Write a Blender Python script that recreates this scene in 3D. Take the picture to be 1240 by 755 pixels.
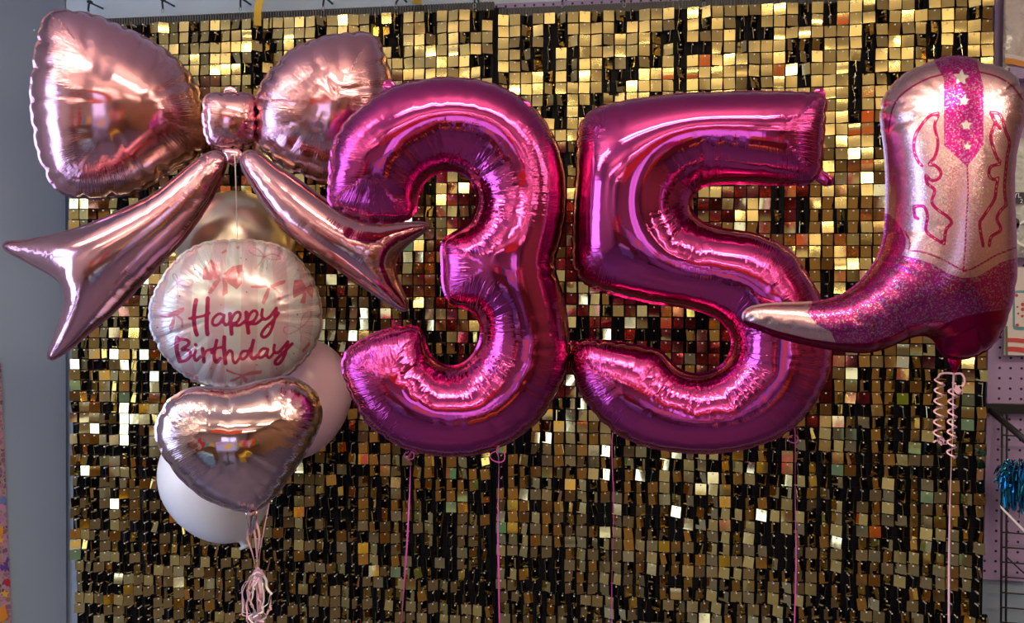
import bpy, bmesh, math, random
import numpy as np
from mathutils import Vector, Matrix, geometry

for o in list(bpy.data.objects): bpy.data.objects.remove(o)
scene = bpy.context.scene
COL = scene.collection

# ------------------------------------------------------------------ camera
# wall plane y = 0, x to the right, z up; the photographer stands in front of it (negative y) and looks a little to the left
IW, IH, FPX = 1240.0, 755.0, 950.0
YAW, PITCH, ROLL = math.radians(7.5), math.radians(1.1), 0.009
DIST, CAMZ = 2.055, 1.50
fwd = Vector((-math.sin(YAW)*math.cos(PITCH), math.cos(YAW)*math.cos(PITCH), -math.sin(PITCH)))
rgt = fwd.cross(Vector((0, 0, 1))).normalized(); upv = rgt.cross(fwd)
rgt, upv = rgt*math.cos(ROLL)+upv*math.sin(ROLL), upv*math.cos(ROLL)-rgt*math.sin(ROLL)
CAMP = Vector((0.043, 0, CAMZ)) - Vector((fwd.x, fwd.y, 0))*DIST
cam = bpy.data.cameras.new('camera'); camo = bpy.data.objects.new('camera', cam); COL.objects.link(camo)
cam.sensor_width = 36.0; cam.lens = FPX/IW*36.0; cam.clip_start = 0.05; cam.clip_end = 100
mw = Matrix((rgt, upv, -fwd)).transposed().to_4x4(); mw.translation = CAMP
camo.matrix_world = mw
scene.camera = camo
Rm = np.array([rgt, upv, fwd]); Cp = np.array(CAMP)
def proj(P):
    q = (np.atleast_2d(P)-Cp) @ Rm.T
    return np.stack([IW/2+FPX*q[:, 0]/q[:, 2], IH/2-FPX*q[:, 1]/q[:, 2]], 1)
def at(u, v, y):
    """point of the plane y (parallel to the wall) that shows at pixel (u, v)"""
    d = ((u-IW/2)/FPX)*Rm[0] - ((v-IH/2)/FPX)*Rm[1] + Rm[2]
    return Cp + d*((y-Cp[1])/d[1])
def at_xz(pts, y): return np.array([at(u, v, y)[[0, 2]] for u, v in pts])
def mpp(u, v, y): return float((at(u, v, y)-Cp) @ Rm[2])/FPX      # metres per pixel there

# ------------------------------------------------------------------ world, exposure
scene.view_settings.view_transform = 'Standard'
try: scene.view_settings.look = 'None'
except Exception: pass
scene.view_settings.gamma = 1.0
scene.view_settings.use_curve_mapping = False
scene.view_settings.exposure = 0.0
w = bpy.data.worlds.new('world'); scene.world = w; w.use_nodes = True
w.node_tree.nodes['Background'].inputs[0].default_value = (0.55, 0.68, 0.9, 1)
w.node_tree.nodes['Background'].inputs[1].default_value = 0.3

CEIL, FLOOR_BACK = 2.75, -6.6
XL, XR = -2.7, 3.1
def area_light(name, loc, sx, sy, rot, power, col):
    l = bpy.data.lights.new(name, 'AREA'); l.shape = 'RECTANGLE'; l.size = sx; l.size_y = sy; l.energy = power; l.color = col
    o = bpy.data.objects.new(name, l); COL.objects.link(o); o.location = loc; o.rotation_euler = rot
    return o
LAMP_W = 6.8                                                  # watts per fluorescent tube
THREE = [(396,242),(400,219),(401,193),(406,169),(416,151),(436,133),(456,118),(479,106),(512,100),(546,97),(579,100),(612,111),(638,128),(658,148),(671,171),(680,199),(683,229),(681,259),(677,285),(672,305),(669,322),(673,340),(680,365),(685,400),(687,424),(685,448),(674,475),(656,503),(628,527),(600,542),(566,551),(528,551),(494,544),(463,527),(442,508),(428,486),(419,462),(414,441),(419,429),(432,417),(456,405),(483,398),(509,397),(513,410),(518,427),(532,441),(549,446),(566,437),(578,420),(582,403),(580,385),(570,376),(552,372),(540,365),(535,348),(533,324),(534,308),(531,295),(542,285),(559,275),(572,262),(577,242),(574,226),(565,214),(552,208),(536,208),(519,216),(509,226),(504,242),(503,259),(496,266),(469,269),(446,269),(423,260),(405,251)]
FIVE = [(998,110),(945,109),(895,110),(845,113),(796,118),(746,126),(720,134),(705,148),(700,166),(700,212),(698,252),(696,292),(695,325),(701,333),(711,343),(732,351),(766,360),(800,367),(828,372),(852,379),(873,389),(883,403),(885,417),(880,434),(869,446),(852,453),(832,453),(818,446),(809,436),(804,427),(766,420),(732,415),(704,415),(694,422),(690,441),(695,461),(707,486),(725,506),(749,527),(783,541),(825,548),(869,548),(914,539),(949,524),(976,500),(993,472),(1002,444),(1002,417),(999,395),(992,366),(983,345),(969,322),(955,305),(918,285),(892,279),(865,274),(845,264),(836,252),(836,239),(844,227),(862,222),(912,221),(961,221),(985,217),(994,203),(996,163),(998,130)]
LOOP_L = [(68,13),(105,16),(137,27),(172,44),(203,62),(222,79),(238,98),(247,121),(249,140),(253,159),(254,173),(241,187),(216,203),(191,216),(172,229),(143,238),(118,241),(89,238),(64,225),(52,203),(45,175),(40,140),(39,108),(43,64),(49,35),(56,19)]
LOOP_R = [(312,110),(325,86),(347,65),(372,51),(398,43),(430,40),(449,41),(458,48),(466,64),(473,86),(477,110),(478,140),(474,168),(464,195),(445,214),(420,221),(395,219),(372,213),(347,203),(325,187),(309,173),(310,152),(311,127)]
KNOT = [(249,116),(265,113),(280,114),(295,113),(309,117),(312,130),(313,146),(312,160),(308,173),(295,179),(280,182),(266,180),(253,174),(248,160),(246,145),(247,130)]
TAIL_L = [(247,185),(218,207),(186,234),(154,251),(118,268),(79,282),(37,291),(-4,296),(17,310),(46,325),(68,337),(80,349),(79,370),(69,400),(56,441),(85,425),(114,398),(139,377),(164,351),(189,323),(214,298),(232,275),(250,248),(264,219),(274,189),(262,180)]
TAIL_R = [(309,180),(331,197),(357,213),(384,233),(406,249),(427,263),(456,271),(490,271),(526,273),(505,289),(485,303),(475,317),(477,332),(488,360),(495,383),(474,373),(445,353),(420,335),(392,314),(363,294),(338,271),(320,246),(302,217),(290,192),(297,181)]
HEART = [(277,472),(255,469),(230,471),(211,479),(197,493),(189,514),(190,533),(201,556),(216,575),(236,595),(258,608),(280,617),(300,621),(309,620),(325,608),(344,586),(361,561),(377,536),(387,514),(389,492),(379,472),(361,460),(341,456),(319,460),(300,467)]
ROUND = [(286,293),(310,294),(339,302),(358,315),(372,331),(382,352),(386,375),(384,404),(378,420),(366,436),(346,452),(316,464),(286,469),(260,466),(236,457),(212,440),(196,418),(187,396),(186,375),(191,354),(204,331),(222,312),(250,298)]
BOOT = [(1132,75),(1163,71),(1185,81),(1208,85),(1225,93),(1236,110),(1240,130),(1236,152),(1229,172),(1223,190),(1219,222),(1221,262),(1225,302),(1226,329),(1221,370),(1214,395),(1202,414),(1185,428),(1166,432),(1155,434),(1147,432),(1136,425),(1131,414),(1128,402),(1117,401),(1100,409),(1078,419),(1053,427),(1018,424),(982,418),(944,409),(918,398),(903,391),(902,379),(918,371),(941,368),(982,366),(1010,361),(1032,350),(1051,333),(1064,313),(1073,294),(1076,262),(1077,235),(1076,202),(1072,172),(1067,136),(1072,119),(1085,103),(1105,88),(1125,81)]
# ------------------------------------------------------------------ foil balloon inflation (cloth solve in numpy)
def resample(poly, h):
    """closed polyline -> about equally spaced points, Catmull-Rom smoothed between the given points"""
    P = np.asarray(poly, float); n = len(P); out = []
    for i in range(n):
        a, b, c, d = P[i-1], P[i], P[(i+1) % n], P[(i+2) % n]
        # sharp corners stay sharp: drop the tangent where the turn is large
        def tan(p, q, r):
            u, v = q-p, r-q
            cs = float(u@v) / (np.linalg.norm(u)*np.linalg.norm(v)+1e-12)
            return (r-p)*0.5*(1.0 if cs > 0.2 else 0.0)
        L = np.linalg.norm(c-b)
        m1 = tan(a, b, c); m2 = tan(b, c, d)
        for m in (m1, m2):
            l = np.linalg.norm(m)
            if l > L: m *= L/l
        t = np.linspace(0, 1, 12, endpoint=False)[:, None]
        out.append((2*t**3-3*t**2+1)*b + (t**3-2*t**2+t)*m1 + (-2*t**3+3*t**2)*c + (t**3-t**2)*m2)
    Q = np.vstack(out)
    return arc_resample(Q, h)

def arc_resample(Q, h=None, n=None):
    C = np.vstack([Q, Q[:1]]); seg = np.linalg.norm(np.diff(C, axis=0), axis=1)
    s = np.concatenate([[0], np.cumsum(seg)])
    if n is None: n = max(12, int(round(s[-1]/h)))
    t = np.linspace(0, s[-1], n, endpoint=False)
    return np.stack([np.interp(t, s, C[:, k]) for k in range(2)], 1)

def inside(poly, pts):
    x, y = pts[:, 0], pts[:, 1]; r = np.zeros(len(pts), bool)
    a = poly; b = np.roll(poly, -1, 0)
    for (x0, y0), (x1, y1) in zip(a, b):
        if y0 == y1: continue
        c = ((y0 > y) != (y1 > y)) & (x < (x1-x0)*(y-y0)/(y1-y0)+x0)
        r ^= c
    return r

def poly_dist(P, pts, closed=True):
    """distance of pts to a polyline, chunked"""
    a = P if closed else P[:-1]; b = np.roll(P, -1, 0) if closed else P[1:]
    ab = b-a; l2 = (ab**2).sum(1)+1e-20; out = np.empty(len(pts))
    for i in range(0, len(pts), 2000):
        p = pts[i:i+2000, None]-a[None]
        t = np.clip((p*ab[None]).sum(2)/l2, 0, 1)
        out[i:i+2000] = np.sqrt((((p-t[..., None]*ab[None])**2).sum(2)).min(1))
    return out

def tri_mesh(B, h):
    """boundary points B (n,2) -> vertices (boundary first), triangles"""
    lo, hi = B.min(0)-h, B.max(0)+h
    ys = np.arange(lo[1], hi[1], h*0.866); pts = []
    for j, y in enumerate(ys):
        xs = np.arange(lo[0]+(j % 2)*h*0.5, hi[0], h)
        pts.append(np.stack([xs, np.full(len(xs), y)], 1))
    pts = np.vstack(pts); pts = pts[inside(B, pts)]
    pts = pts[poly_dist(B, pts) > 0.62*h]
    rng = np.random.default_rng(5); pts = pts+rng.normal(0, h*0.06, pts.shape)
    V = np.vstack([B, pts]); n = len(B)
    res = geometry.delaunay_2d_cdt([Vector(v) for v in V], [], [list(range(n))], 1, 1e-9)
    vo, eo, fo, ov = res[0], res[1], res[2], res[3]
    V2 = np.array([tuple(v) for v in vo]); F = np.array([f for f in fo if len(f) == 3], int)
    # back to input numbering
    mp = np.arange(len(V2))
    for k, o in enumerate(ov):
        if o: mp[k] = o[0]
    if len(V2) == len(V):
        F = mp[F]; return V, F
    raise RuntimeError('cdt changed the points: %d -> %d' % (len(V), len(V2)))

def edge_data(F):
    E = np.vstack([F[:, [0, 1]], F[:, [1, 2]], F[:, [2, 0]]]); opp = np.concatenate([F[:, 2], F[:, 0], F[:, 1]])
    Es = np.sort(E, 1); key = Es[:, 0]*10**7+Es[:, 1]
    o = np.argsort(key, kind='stable'); k = key[o]
    first = np.concatenate([[True], k[1:] != k[:-1]])
    edges = Es[o][first]
    same = np.nonzero(~first)[0]
    bend = np.stack([opp[o][same], opp[o][same-1]], 1)
    return edges, bend

def colour_edges(E, nv):
    used = [0]*nv; cols = []
    for k, (a, b) in enumerate(E.tolist()):
        m = used[a] | used[b]; c = 0
        while m >> c & 1: c += 1
        used[a] |= 1 << c; used[b] |= 1 << c
        if c == len(cols): cols.append([])
        cols[c].append(k)
    return [np.array(c) for c in cols]

def solve(flat, F, P, nb, steps, h, press, ksq=0.35, kbend=0.12, passes=3, damp=0.94):
    """flat: rest positions (n,2); P: start (n,3); first nb vertices are the seam and stay in the plane z = 0"""
    E, Bd = edge_data(F)
    A = np.vstack([E, Bd]); nE = len(E)
    L = np.linalg.norm(flat[A[:, 0]]-flat[A[:, 1]], axis=1).astype(np.float32)
    cols = [(A[c, 0], A[c, 1], L[c], np.where(c >= nE, 0.0, 0.5).astype(np.float32), np.where(c >= nE, kbend*0.5, np.where((A[c] < nb).all(1), 0.2*ksq, ksq)*0.5).astype(np.float32)) for c in colour_edges(A, len(flat))]
    P = P.astype(np.float32); prev = P.copy(); nv = len(P)
    for s in range(steps):
        v = (P-prev)*damp; prev = P.copy()
        n = np.cross(P[F[:, 1]]-P[F[:, 0]], P[F[:, 2]]-P[F[:, 0]])
        N = np.empty(P.shape, np.float32)
        for k in range(3):
            N[:, k] = np.bincount(F.ravel(), np.repeat(n[:, k], 3), nv)
        N /= np.sqrt((N*N).sum(1))[:, None]+1e-12
        P = P+v+(N*(press*h)).astype(np.float32)
        P[:nb, 2] = 0
        for _ in range(passes):
            for a, b, l, wp, wn in cols:
                d = P[b]-P[a]; r = np.sqrt(np.einsum('ij,ij->i', d, d))+np.float32(1e-9)
                c = (r-l)/r
                # full strength against stretch, less against squeezing; bending pairs only resist folding
                c *= np.where(c > 0, wp, wn)
                q = d*c[:, None]
                P[a] += q; P[b] -= q
            P[:nb, 2] = 0
            P[nb:, 2] = np.maximum(P[nb:, 2], 0)
    return P

def smooth_closed(X, k):
    for _ in range(k): X = 0.25*np.roll(X, 1, 0)+0.5*X+0.25*np.roll(X, -1, 0)
    return X

def start_shape(V, B, nb):
    d = poly_dist(B, V); m = d.max()
    z = np.sqrt(np.clip(2*d*m-d*d, 0, None))*0.5
    P = np.column_stack([V, z]); P[:nb, 2] = 0
    return P

def bary_map(V0, F0, V1):
    """for every point of V1 (2D) a triangle of (V0,F0) and weights (grid hash)"""
    T = V0[F0]; lo = T.min(1); hi = T.max(1)
    size = np.median((hi-lo).max(1))*1.2; o = V0.min(0)-size
    cell = {}
    l = ((lo-o)//size).astype(int); u = ((hi-o)//size).astype(int)
    for f in range(len(F0)):
        for i in range(l[f, 0], u[f, 0]+1):
            for j in range(l[f, 1], u[f, 1]+1): cell.setdefault((i, j), []).append(f)
    for k in cell: cell[k] = np.array(cell[k])
    a, b, c = T[:, 0], T[:, 1], T[:, 2]
    den = (b[:, 1]-c[:, 1])*(a[:, 0]-c[:, 0])+(c[:, 0]-b[:, 0])*(a[:, 1]-c[:, 1])
    idx = np.zeros((len(V1), 3), int); W = np.zeros((len(V1), 3))
    cc = ((V1-o)//size).astype(int)
    cen = T.mean(1)
    for q, (p, ij) in enumerate(zip(V1, cc.tolist())):
        fs = cell.get(tuple(ij))
        if fs is None: fs = np.array([np.argmin(((cen-p)**2).sum(1))])
        w0 = ((b[fs, 1]-c[fs, 1])*(p[0]-c[fs, 0])+(c[fs, 0]-b[fs, 0])*(p[1]-c[fs, 1]))/den[fs]
        w1 = ((c[fs, 1]-a[fs, 1])*(p[0]-c[fs, 0])+(a[fs, 0]-c[fs, 0])*(p[1]-c[fs, 1]))/den[fs]
        w2 = 1-w0-w1
        m = np.minimum(np.minimum(w0, w1), w2); k = int(np.argmax(m))
        w = np.clip(np.array([w0[k], w1[k], w2[k]]), 0, 1)
        idx[q] = F0[fs[k]]; W[q] = w/w.sum()
    return idx, W

def inflate(outline, h, hc, press=0.012, rounds=6, fit_steps=150, fine_steps=120, ksq=0.4, kbend=0.2, smooth=6, gain=0.9, pleat=None, fold=1.0, seam=0.6, log=None):
    """outline: the inflated outline seen in the photo (metres, in the balloon's plane).
    Finds the flat cut pattern whose inflated shape has this outline, then inflates it on a fine mesh.
    returns vertices (n,3) [z = towards the viewer], triangles, number of seam vertices, flat pattern vertices"""
    pleat = pleat or 7.5*h
    tgt = resample(outline, hc)
    if area2(tgt) < 0: tgt = tgt[::-1].copy()
    flat = tgt.copy()
    for r in range(rounds):
        V, F = tri_mesh(flat, hc)
        P = solve(V, F, start_shape(V, flat, len(flat)), len(flat), fit_steps, hc, press, 0.05, 0.1, 2)
        err = smooth_closed(tgt-P[:len(flat), :2], smooth)
        if log: print(log, r, 'err', np.abs(err).max()/hc, np.sqrt((err**2).mean())/hc)
        if r < rounds-1:
            flat = smooth_closed(flat+gain*err, 1)
    # final, fine
    Bf = arc_resample(flat, h)
    Vf, Ff = tri_mesh(Bf, h)
    i, w = bary_map(V, F, Vf)
    Pf = (P[i]*w[..., None]).sum(1); Pf[:len(Bf), 2] = 0
    rng = np.random.default_rng(3); Pf[len(Bf):, 2] += rng.normal(0, h*0.04, len(Pf)-len(Bf))
    # first hint of the pleats: unevenly spaced folds that start at the seam
    nb = len(Bf); k, dist = nearest(Bf, Vf)
    # bends of the seam force folds: round outer corners and, set closer, the insides of bends
    tg = np.roll(Bf, -1, 0)-np.roll(Bf, 1, 0); an = np.unwrap(np.arctan2(tg[:, 1], tg[:, 0])); wq = int(max(2, 0.6*pleat/h))
    kap = (np.roll(an, -wq)-np.roll(an, wq)); kap = (kap+np.pi) % (2*np.pi)-np.pi; kap = smooth_closed(kap/(2*wq*h), 4*wq)
    total = nb*h; pos = []; cur = 0.0
    while True:
        kk = kap[int(cur/h) % nb]*pleat; cur += rng.uniform(0.6, 1.4)*pleat*(0.52 if kk < -0.22 else 0.8 if kk < -0.08 else 1.0)
        if cur > total-0.4*pleat: break
        pos.append(cur)
    pos = np.array(pos)
    ph = np.interp(k*h, np.concatenate([[0], pos, [total]]), np.arange(len(pos)+2))
    amp = pleat*0.06*np.exp(-dist/(1.1*pleat))*np.minimum(dist/(0.35*pleat), 1)
    Pf[:, 2] -= amp*np.cos(2*np.pi*ph)
    Pf[:nb, 2] = 0; Pf[:, 2] = np.maximum(Pf[:, 2], 0)
    Pf = solve(Vf, Ff, Pf, len(Bf), fine_steps, h, press*1.0, ksq, kbend, 3, 0.9)
    if (np.cross(Pf[Ff[:, 1]]-Pf[Ff[:, 0]], Pf[Ff[:, 2]]-Pf[Ff[:, 0]])[:, 2].sum()) < 0: Ff = Ff[:, ::-1]
    # film that is squeezed along the seam direction folds into pleats: depth from the squeeze, one crease per seam fold
    eps = squeeze(Vf, Ff, Pf); E, _ = edge_data(Ff)
    eps = mesh_smooth(eps, E, 10)
    nrm = np.cross(Pf[Ff[:, 1]]-Pf[Ff[:, 0]], Pf[Ff[:, 2]]-Pf[Ff[:, 0]]); Nv = np.stack([np.bincount(Ff.ravel(), np.repeat(nrm[:, q], 3), len(Pf)) for q in range(3)], 1)
    for q in range(3): Nv[:, q] = mesh_smooth(Nv[:, q], E, 6)
    Nv /= np.linalg.norm(Nv, axis=1)[:, None]+1e-12
    bend = kap[k]*pleat*4.0                                    # 1 = a bend with a radius of 4 folds; negative on the inside of a bend
    strength = np.clip(np.abs(bend), 0, 1)**0.8
    fl = np.floor(ph).astype(int); m_ = fl.max()+3
    reach = rng.uniform(1.0, 3.0, m_)*pleat; depthf = rng.uniform(0.35, 1.6, m_)
    t = ph-fl; near = np.where(t < 0.5, fl, fl+1)
    lam = pleat*np.where(bend < -0.6, 0.55+0.25*np.minimum(dist/pleat, 2), 1.0); A = lam/np.pi*np.sqrt(np.clip(0.5*eps+0.055*strength, 0, 0.12))*fold
    reach_v = np.where(bend < -0.6, 2.1*pleat, reach[near])
    fade = np.clip((1.15-dist/reach_v)*3, 0, 1)*np.minimum(dist/(0.3*pleat), 1)*depthf[near]*np.clip(strength*1.6+0.15, 0, 1)
    prof = np.abs(np.sin(np.pi*ph))**0.45-0.79
    disp = mesh_smooth(A*fade*prof, E, 1)
    Pf = Pf+Nv*disp[:, None]; Pf[:nb, 2] = 0; Pf[nb:, 2] = np.maximum(Pf[nb:, 2], 0.0002)
    dm = mesh_smooth(dist, E, 8)/pleat
    eps = strength*np.clip(dm/0.6, 0, 1)*np.clip(2.4-dm, 0, 1)+0.4*np.clip(eps/0.12, 0, 1)
    # the welded seam evens the scallops out a little
    Bs = smooth_closed(Pf[:nb, :2].astype(float), 14)-Pf[:nb, :2]
    Pf[:, :2] += seam*Bs[k]*np.exp(-dist/(0.28*pleat))[:, None]
    return Pf, Ff, len(Bf), Vf, eps

def mesh_smooth(f, E, n):
    m = len(f); deg = np.maximum(np.bincount(E.ravel(), minlength=m), 1)
    for _ in range(n):
        f = 0.5*f+0.5*(np.bincount(E[:, 0], f[E[:, 1]], m)+np.bincount(E[:, 1], f[E[:, 0]], m))/deg
    return f

def squeeze(flat, F, P):
    a = np.stack([flat[F[:, 1]]-flat[F[:, 0]], flat[F[:, 2]]-flat[F[:, 0]]], 2)
    b = np.stack([P[F[:, 1]]-P[F[:, 0]], P[F[:, 2]]-P[F[:, 0]]], 2)
    G = b @ np.linalg.inv(a); C = np.transpose(G, (0, 2, 1)) @ G
    tr = C[:, 0, 0]+C[:, 1, 1]; de = C[:, 0, 0]*C[:, 1, 1]-C[:, 0, 1]**2
    lam = tr/2-np.sqrt(np.clip(tr*tr/4-de, 0, None)); e = np.clip(1-np.sqrt(np.clip(lam, 0, None)), 0, 0.5)
    n = len(P); return np.bincount(F.ravel(), np.repeat(e, 3), n)/np.maximum(np.bincount(F.ravel(), minlength=n), 1)

def nearest(B, P):
    k = np.empty(len(P), int); dd = np.empty(len(P))
    for i in range(0, len(P), 1500):
        d = ((P[i:i+1500, None]-B[None])**2).sum(2); k[i:i+1500] = d.argmin(1); dd[i:i+1500] = np.sqrt(d.min(1))
    return k, dd

def area2(P):
    x, y = P[:, 0], P[:, 1]; return float((x*np.roll(y, -1)-np.roll(x, -1)*y).sum())
# ------------------------------------------------------------------ materials
MATS = {}
def mat(name, col, rough=0.5, metal=0.0, **kw):
    m = bpy.data.materials.new(name); m.use_nodes = True
    nt = m.node_tree; b = nt.nodes['Principled BSDF']
    b.inputs['Base Color'].default_value = (*col, 1); b.inputs['Roughness'].default_value = rough; b.inputs['Metallic'].default_value = metal
    for k, v in kw.items():
        b.inputs[k.replace('_', ' ')].default_value = v
    MATS[name] = m
    return m
def N(m, kind, **kw):
    n = m.node_tree.nodes.new(kind)
    for k, v in kw.items(): setattr(n, k, v)
    return n
def link(m, a, b): m.node_tree.links.new(a, b)
def bsdf(m): return m.node_tree.nodes['Principled BSDF']
def mixc(m, fac, a, b):
    """colour mix; fac socket; a, b colour tuples or sockets"""
    n = N(m, 'ShaderNodeMix', data_type='RGBA')
    link(m, fac, n.inputs[0])
    for i, v in ((6, a), (7, b)):
        if isinstance(v, tuple): n.inputs[i].default_value = (*v, 1)
        else: link(m, v, n.inputs[i])
    return n.outputs[2]
def math_(m, op, a, b=None, clamp=False):
    n = N(m, 'ShaderNodeMath', operation=op); n.use_clamp = clamp
    for i, v in ((0, a), (1, b)):
        if v is None: continue
        if isinstance(v, (int, float)): n.inputs[i].default_value = v
        else: link(m, v, n.inputs[i])
    return n.outputs[0]
def attr(m, name):
    n = N(m, 'ShaderNodeAttribute', attribute_name=name); return n
def noise_bump(m, scale, strength, dist=0.001, detail=3.0, stretch=None):
    tc = N(m, 'ShaderNodeTexCoord'); src = tc.outputs['Object']
    if stretch:
        mp = N(m, 'ShaderNodeMapping'); mp.inputs['Scale'].default_value = stretch; link(m, src, mp.inputs[0]); src = mp.outputs[0]
    n = N(m, 'ShaderNodeTexNoise'); n.inputs['Scale'].default_value = scale; n.inputs['Detail'].default_value = detail
    link(m, src, n.inputs['Vector'])
    b = N(m, 'ShaderNodeBump'); b.inputs['Strength'].default_value = strength; b.inputs['Distance'].default_value = dist
    link(m, n.outputs[0], b.inputs['Height']); link(m, b.outputs[0], bsdf(m).inputs['Normal'])
    return n

# ------------------------------------------------------------------ objects
def mesh_obj(name, V, F, m=None, parent=None, smooth=True, loc=None):
    me = bpy.data.meshes.new(name); me.from_pydata([tuple(v) for v in V], [], [tuple(f) for f in F])
    if m is not None:
        for x in (m if isinstance(m, (list, tuple)) else [m]): me.materials.append(x)
    if smooth: me.polygons.foreach_set('use_smooth', [True]*len(me.polygons))
    me.update()
    o = bpy.data.objects.new(name, me); COL.objects.link(o)
    if parent is not None: o.parent = parent
    if loc is not None: o.location = loc
    return o
def np_mesh(name, V, tris, m=None, smooth=True):
    me = bpy.data.meshes.new(name)
    me.vertices.add(len(V)); me.vertices.foreach_set('co', np.asarray(V, np.float32).ravel())
    n = len(tris); me.loops.add(3*n); me.loops.foreach_set('vertex_index', np.asarray(tris, np.int32).ravel())
    me.polygons.add(n); me.polygons.foreach_set('loop_start', np.arange(0, 3*n, 3, dtype=np.int32))
    if m is not None: me.materials.append(m)
    me.update(calc_edges=True); me.validate()
    me.polygons.foreach_set('use_smooth', np.full(len(me.polygons), smooth))
    return me
def link_obj(name, me, parent=None, loc=None):
    o = bpy.data.objects.new(name, me); COL.objects.link(o)
    if parent is not None: o.parent = parent
    if loc is not None: o.location = loc
    return o
def empty(name, loc, label, cat, group=None):
    o = bpy.data.objects.new(name, None); COL.objects.link(o); o.location = loc; o.empty_display_size = 0.05
    tag(o, label, cat, group); return o
def tag(o, label=None, cat=None, group=None, kind=None):
    if label: o['label'] = label
    if cat: o['category'] = cat
    if group: o['group'] = group
    if kind: o['kind'] = kind
    return o
class MB:
    """collects simple shapes into one mesh"""
    def __init__(s): s.V = []; s.F = []
    def add(s, V, F):
        k = len(s.V); s.V += [tuple(v) for v in V]; s.F += [tuple(i+k for i in f) for f in F]; return s
    def box(s, c, d, R=None):
        x, y, z = (q/2 for q in d)
        V = [Vector((sx*x, sy*y, sz*z)) for sx in (-1, 1) for sy in (-1, 1) for sz in (-1, 1)]
        if R is not None: V = [R @ v for v in V]
        c = Vector(c)
        return s.add([v+c for v in V], [(0, 1, 3, 2), (4, 6, 7, 5), (0, 4, 5, 1), (2, 3, 7, 6), (0, 2, 6, 4), (1, 5, 7, 3)])
    def bar(s, a, b, r, n=8, r2=None):
        a, b = Vector(a), Vector(b); d = (b-a).normalized()
        u = d.orthogonal().normalized(); v = d.cross(u); r2 = r if r2 is None else r2
        V = [a+(u*math.cos(t)+v*math.sin(t))*r for t in (2*math.pi*i/n for i in range(n))] + [b+(u*math.cos(t)+v*math.sin(t))*r2 for t in (2*math.pi*i/n for i in range(n))]
        F = [(i, (i+1) % n, n+(i+1) % n, n+i) for i in range(n)] + [tuple(range(n))[::-1], tuple(range(n, 2*n))]
        return s.add(V, F)
    def prism(s, poly, y0, y1):
        """poly of (x,z) extruded from y0 to y1 (y0 < y1, y0 faces the viewer)"""
        n = len(poly); V = [(x, y0, z) for x, z in poly]+[(x, y1, z) for x, z in poly]
        F = [tuple(range(n)), tuple(range(2*n-1, n-1, -1))] + [(i, n+i, n+(i+1) % n, (i+1) % n) for i in range(n)]
        return s.add(V, F)
    def build(s, name, m, parent=None, smooth=False): return mesh_obj(name, s.V, s.F, m, parent, smooth)
def local(parent, V): return [tuple(Vector(v)-parent.location) for v in V]
def ribbon_mb(pts, width, thick=0.0006, wdir=None, mb=None):
    """flat ribbon along pts; wdir(i, t) gives the width direction"""
    mb = mb or MB(); P = [Vector(p) for p in pts]; V = []; F = []; n = len(P)
    for i, p in enumerate(P):
        t = (P[min(i+1, n-1)]-P[max(i-1, 0)]).normalized()
        wv = Vector(wdir(i/(n-1), t)) if wdir else Vector((1, 0, 0))
        wv = (wv-t*wv.dot(t)).normalized(); nv = t.cross(wv)
        for a, b in ((-1, -1), (1, -1), (1, 1), (-1, 1)): V.append(p+wv*a*width/2+nv*b*thick/2)
    for i in range(n-1):
        for j in range(4): F.append((4*i+j, 4*i+(j+1) % 4, 4*i+4+(j+1) % 4, 4*i+4+j))
    F += [(3, 2, 1, 0), tuple(4*(n-1)+j for j in range(4))]
    return mb.add(V, F)
def tube_mb(pts, r, n=6, mb=None):
    mb = mb or MB(); P = [Vector(p) for p in pts]; V = []; F = []; m = len(P); u = None
    for i, p in enumerate(P):
        t = (P[min(i+1, m-1)]-P[max(i-1, 0)]).normalized()
        u = (t.orthogonal() if u is None else u-t*u.dot(t)).normalized(); v = t.cross(u)
        rr = r(i/(m-1)) if callable(r) else r
        V += [p+(u*math.cos(2*math.pi*k/n)+v*math.sin(2*math.pi*k/n))*rr for k in range(n)]
    for i in range(m-1):
        for j in range(n): F.append((n*i+j, n*i+(j+1) % n, n*i+n+(j+1) % n, n*i+n+j))
    F += [tuple(range(n))[::-1], tuple(range(n*(m-1), n*m))]
    return mb.add(V, F)
def crom(pts, k=8):
    P = [np.array(p, float) for p in pts]; out = []
    for i in range(len(P)-1):
        a, b, c, d = P[max(i-1, 0)], P[i], P[i+1], P[min(i+2, len(P)-1)]
        for t in np.linspace(0, 1, k, endpoint=False):
            out.append(0.5*((2*b)+(c-a)*t+(2*a-5*b+4*c-d)*t*t+(3*b-a-3*c+d)*t**3))
    out.append(P[-1]); return np.array(out)
# ------------------------------------------------------------------ materials of the setting
m_bluewall = mat('blue_grey_paint', (0.24, 0.30, 0.40), 0.55); noise_bump(m_bluewall, 14, 0.25, 0.002)
m_upper = mat('pale_blue_paint', (0.47, 0.55, 0.60), 0.6)
m_ceil = mat('ceiling_white', (0.80, 0.76, 0.70), 0.8); noise_bump(m_ceil, 60, 0.3, 0.002)
m_floor = mat('floor_vinyl', (0.085, 0.09, 0.15), 0.35)
m_roomwall = mat('room_wall_paint', (0.62, 0.60, 0.57), 0.7)
m_woodwall = mat('wood_panelling', (0.26, 0.16, 0.075), 0.5); noise_bump(m_woodwall, 8, 0.3, 0.004, 3.0, (1, 12, 1))
m_lilac = mat('lilac_pegboard', (0.34, 0.24, 0.42), 0.5)
m_lilac_plain = mat('lilac_paint', (0.34, 0.24, 0.42), 0.45)
m_black = mat('black_metal', (0.006, 0.006, 0.007), 0.45)
m_backing = mat('black_plastic', (0.004, 0.004, 0.007), 0.6, 0.0, Specular_IOR_Level=0.2)
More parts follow.
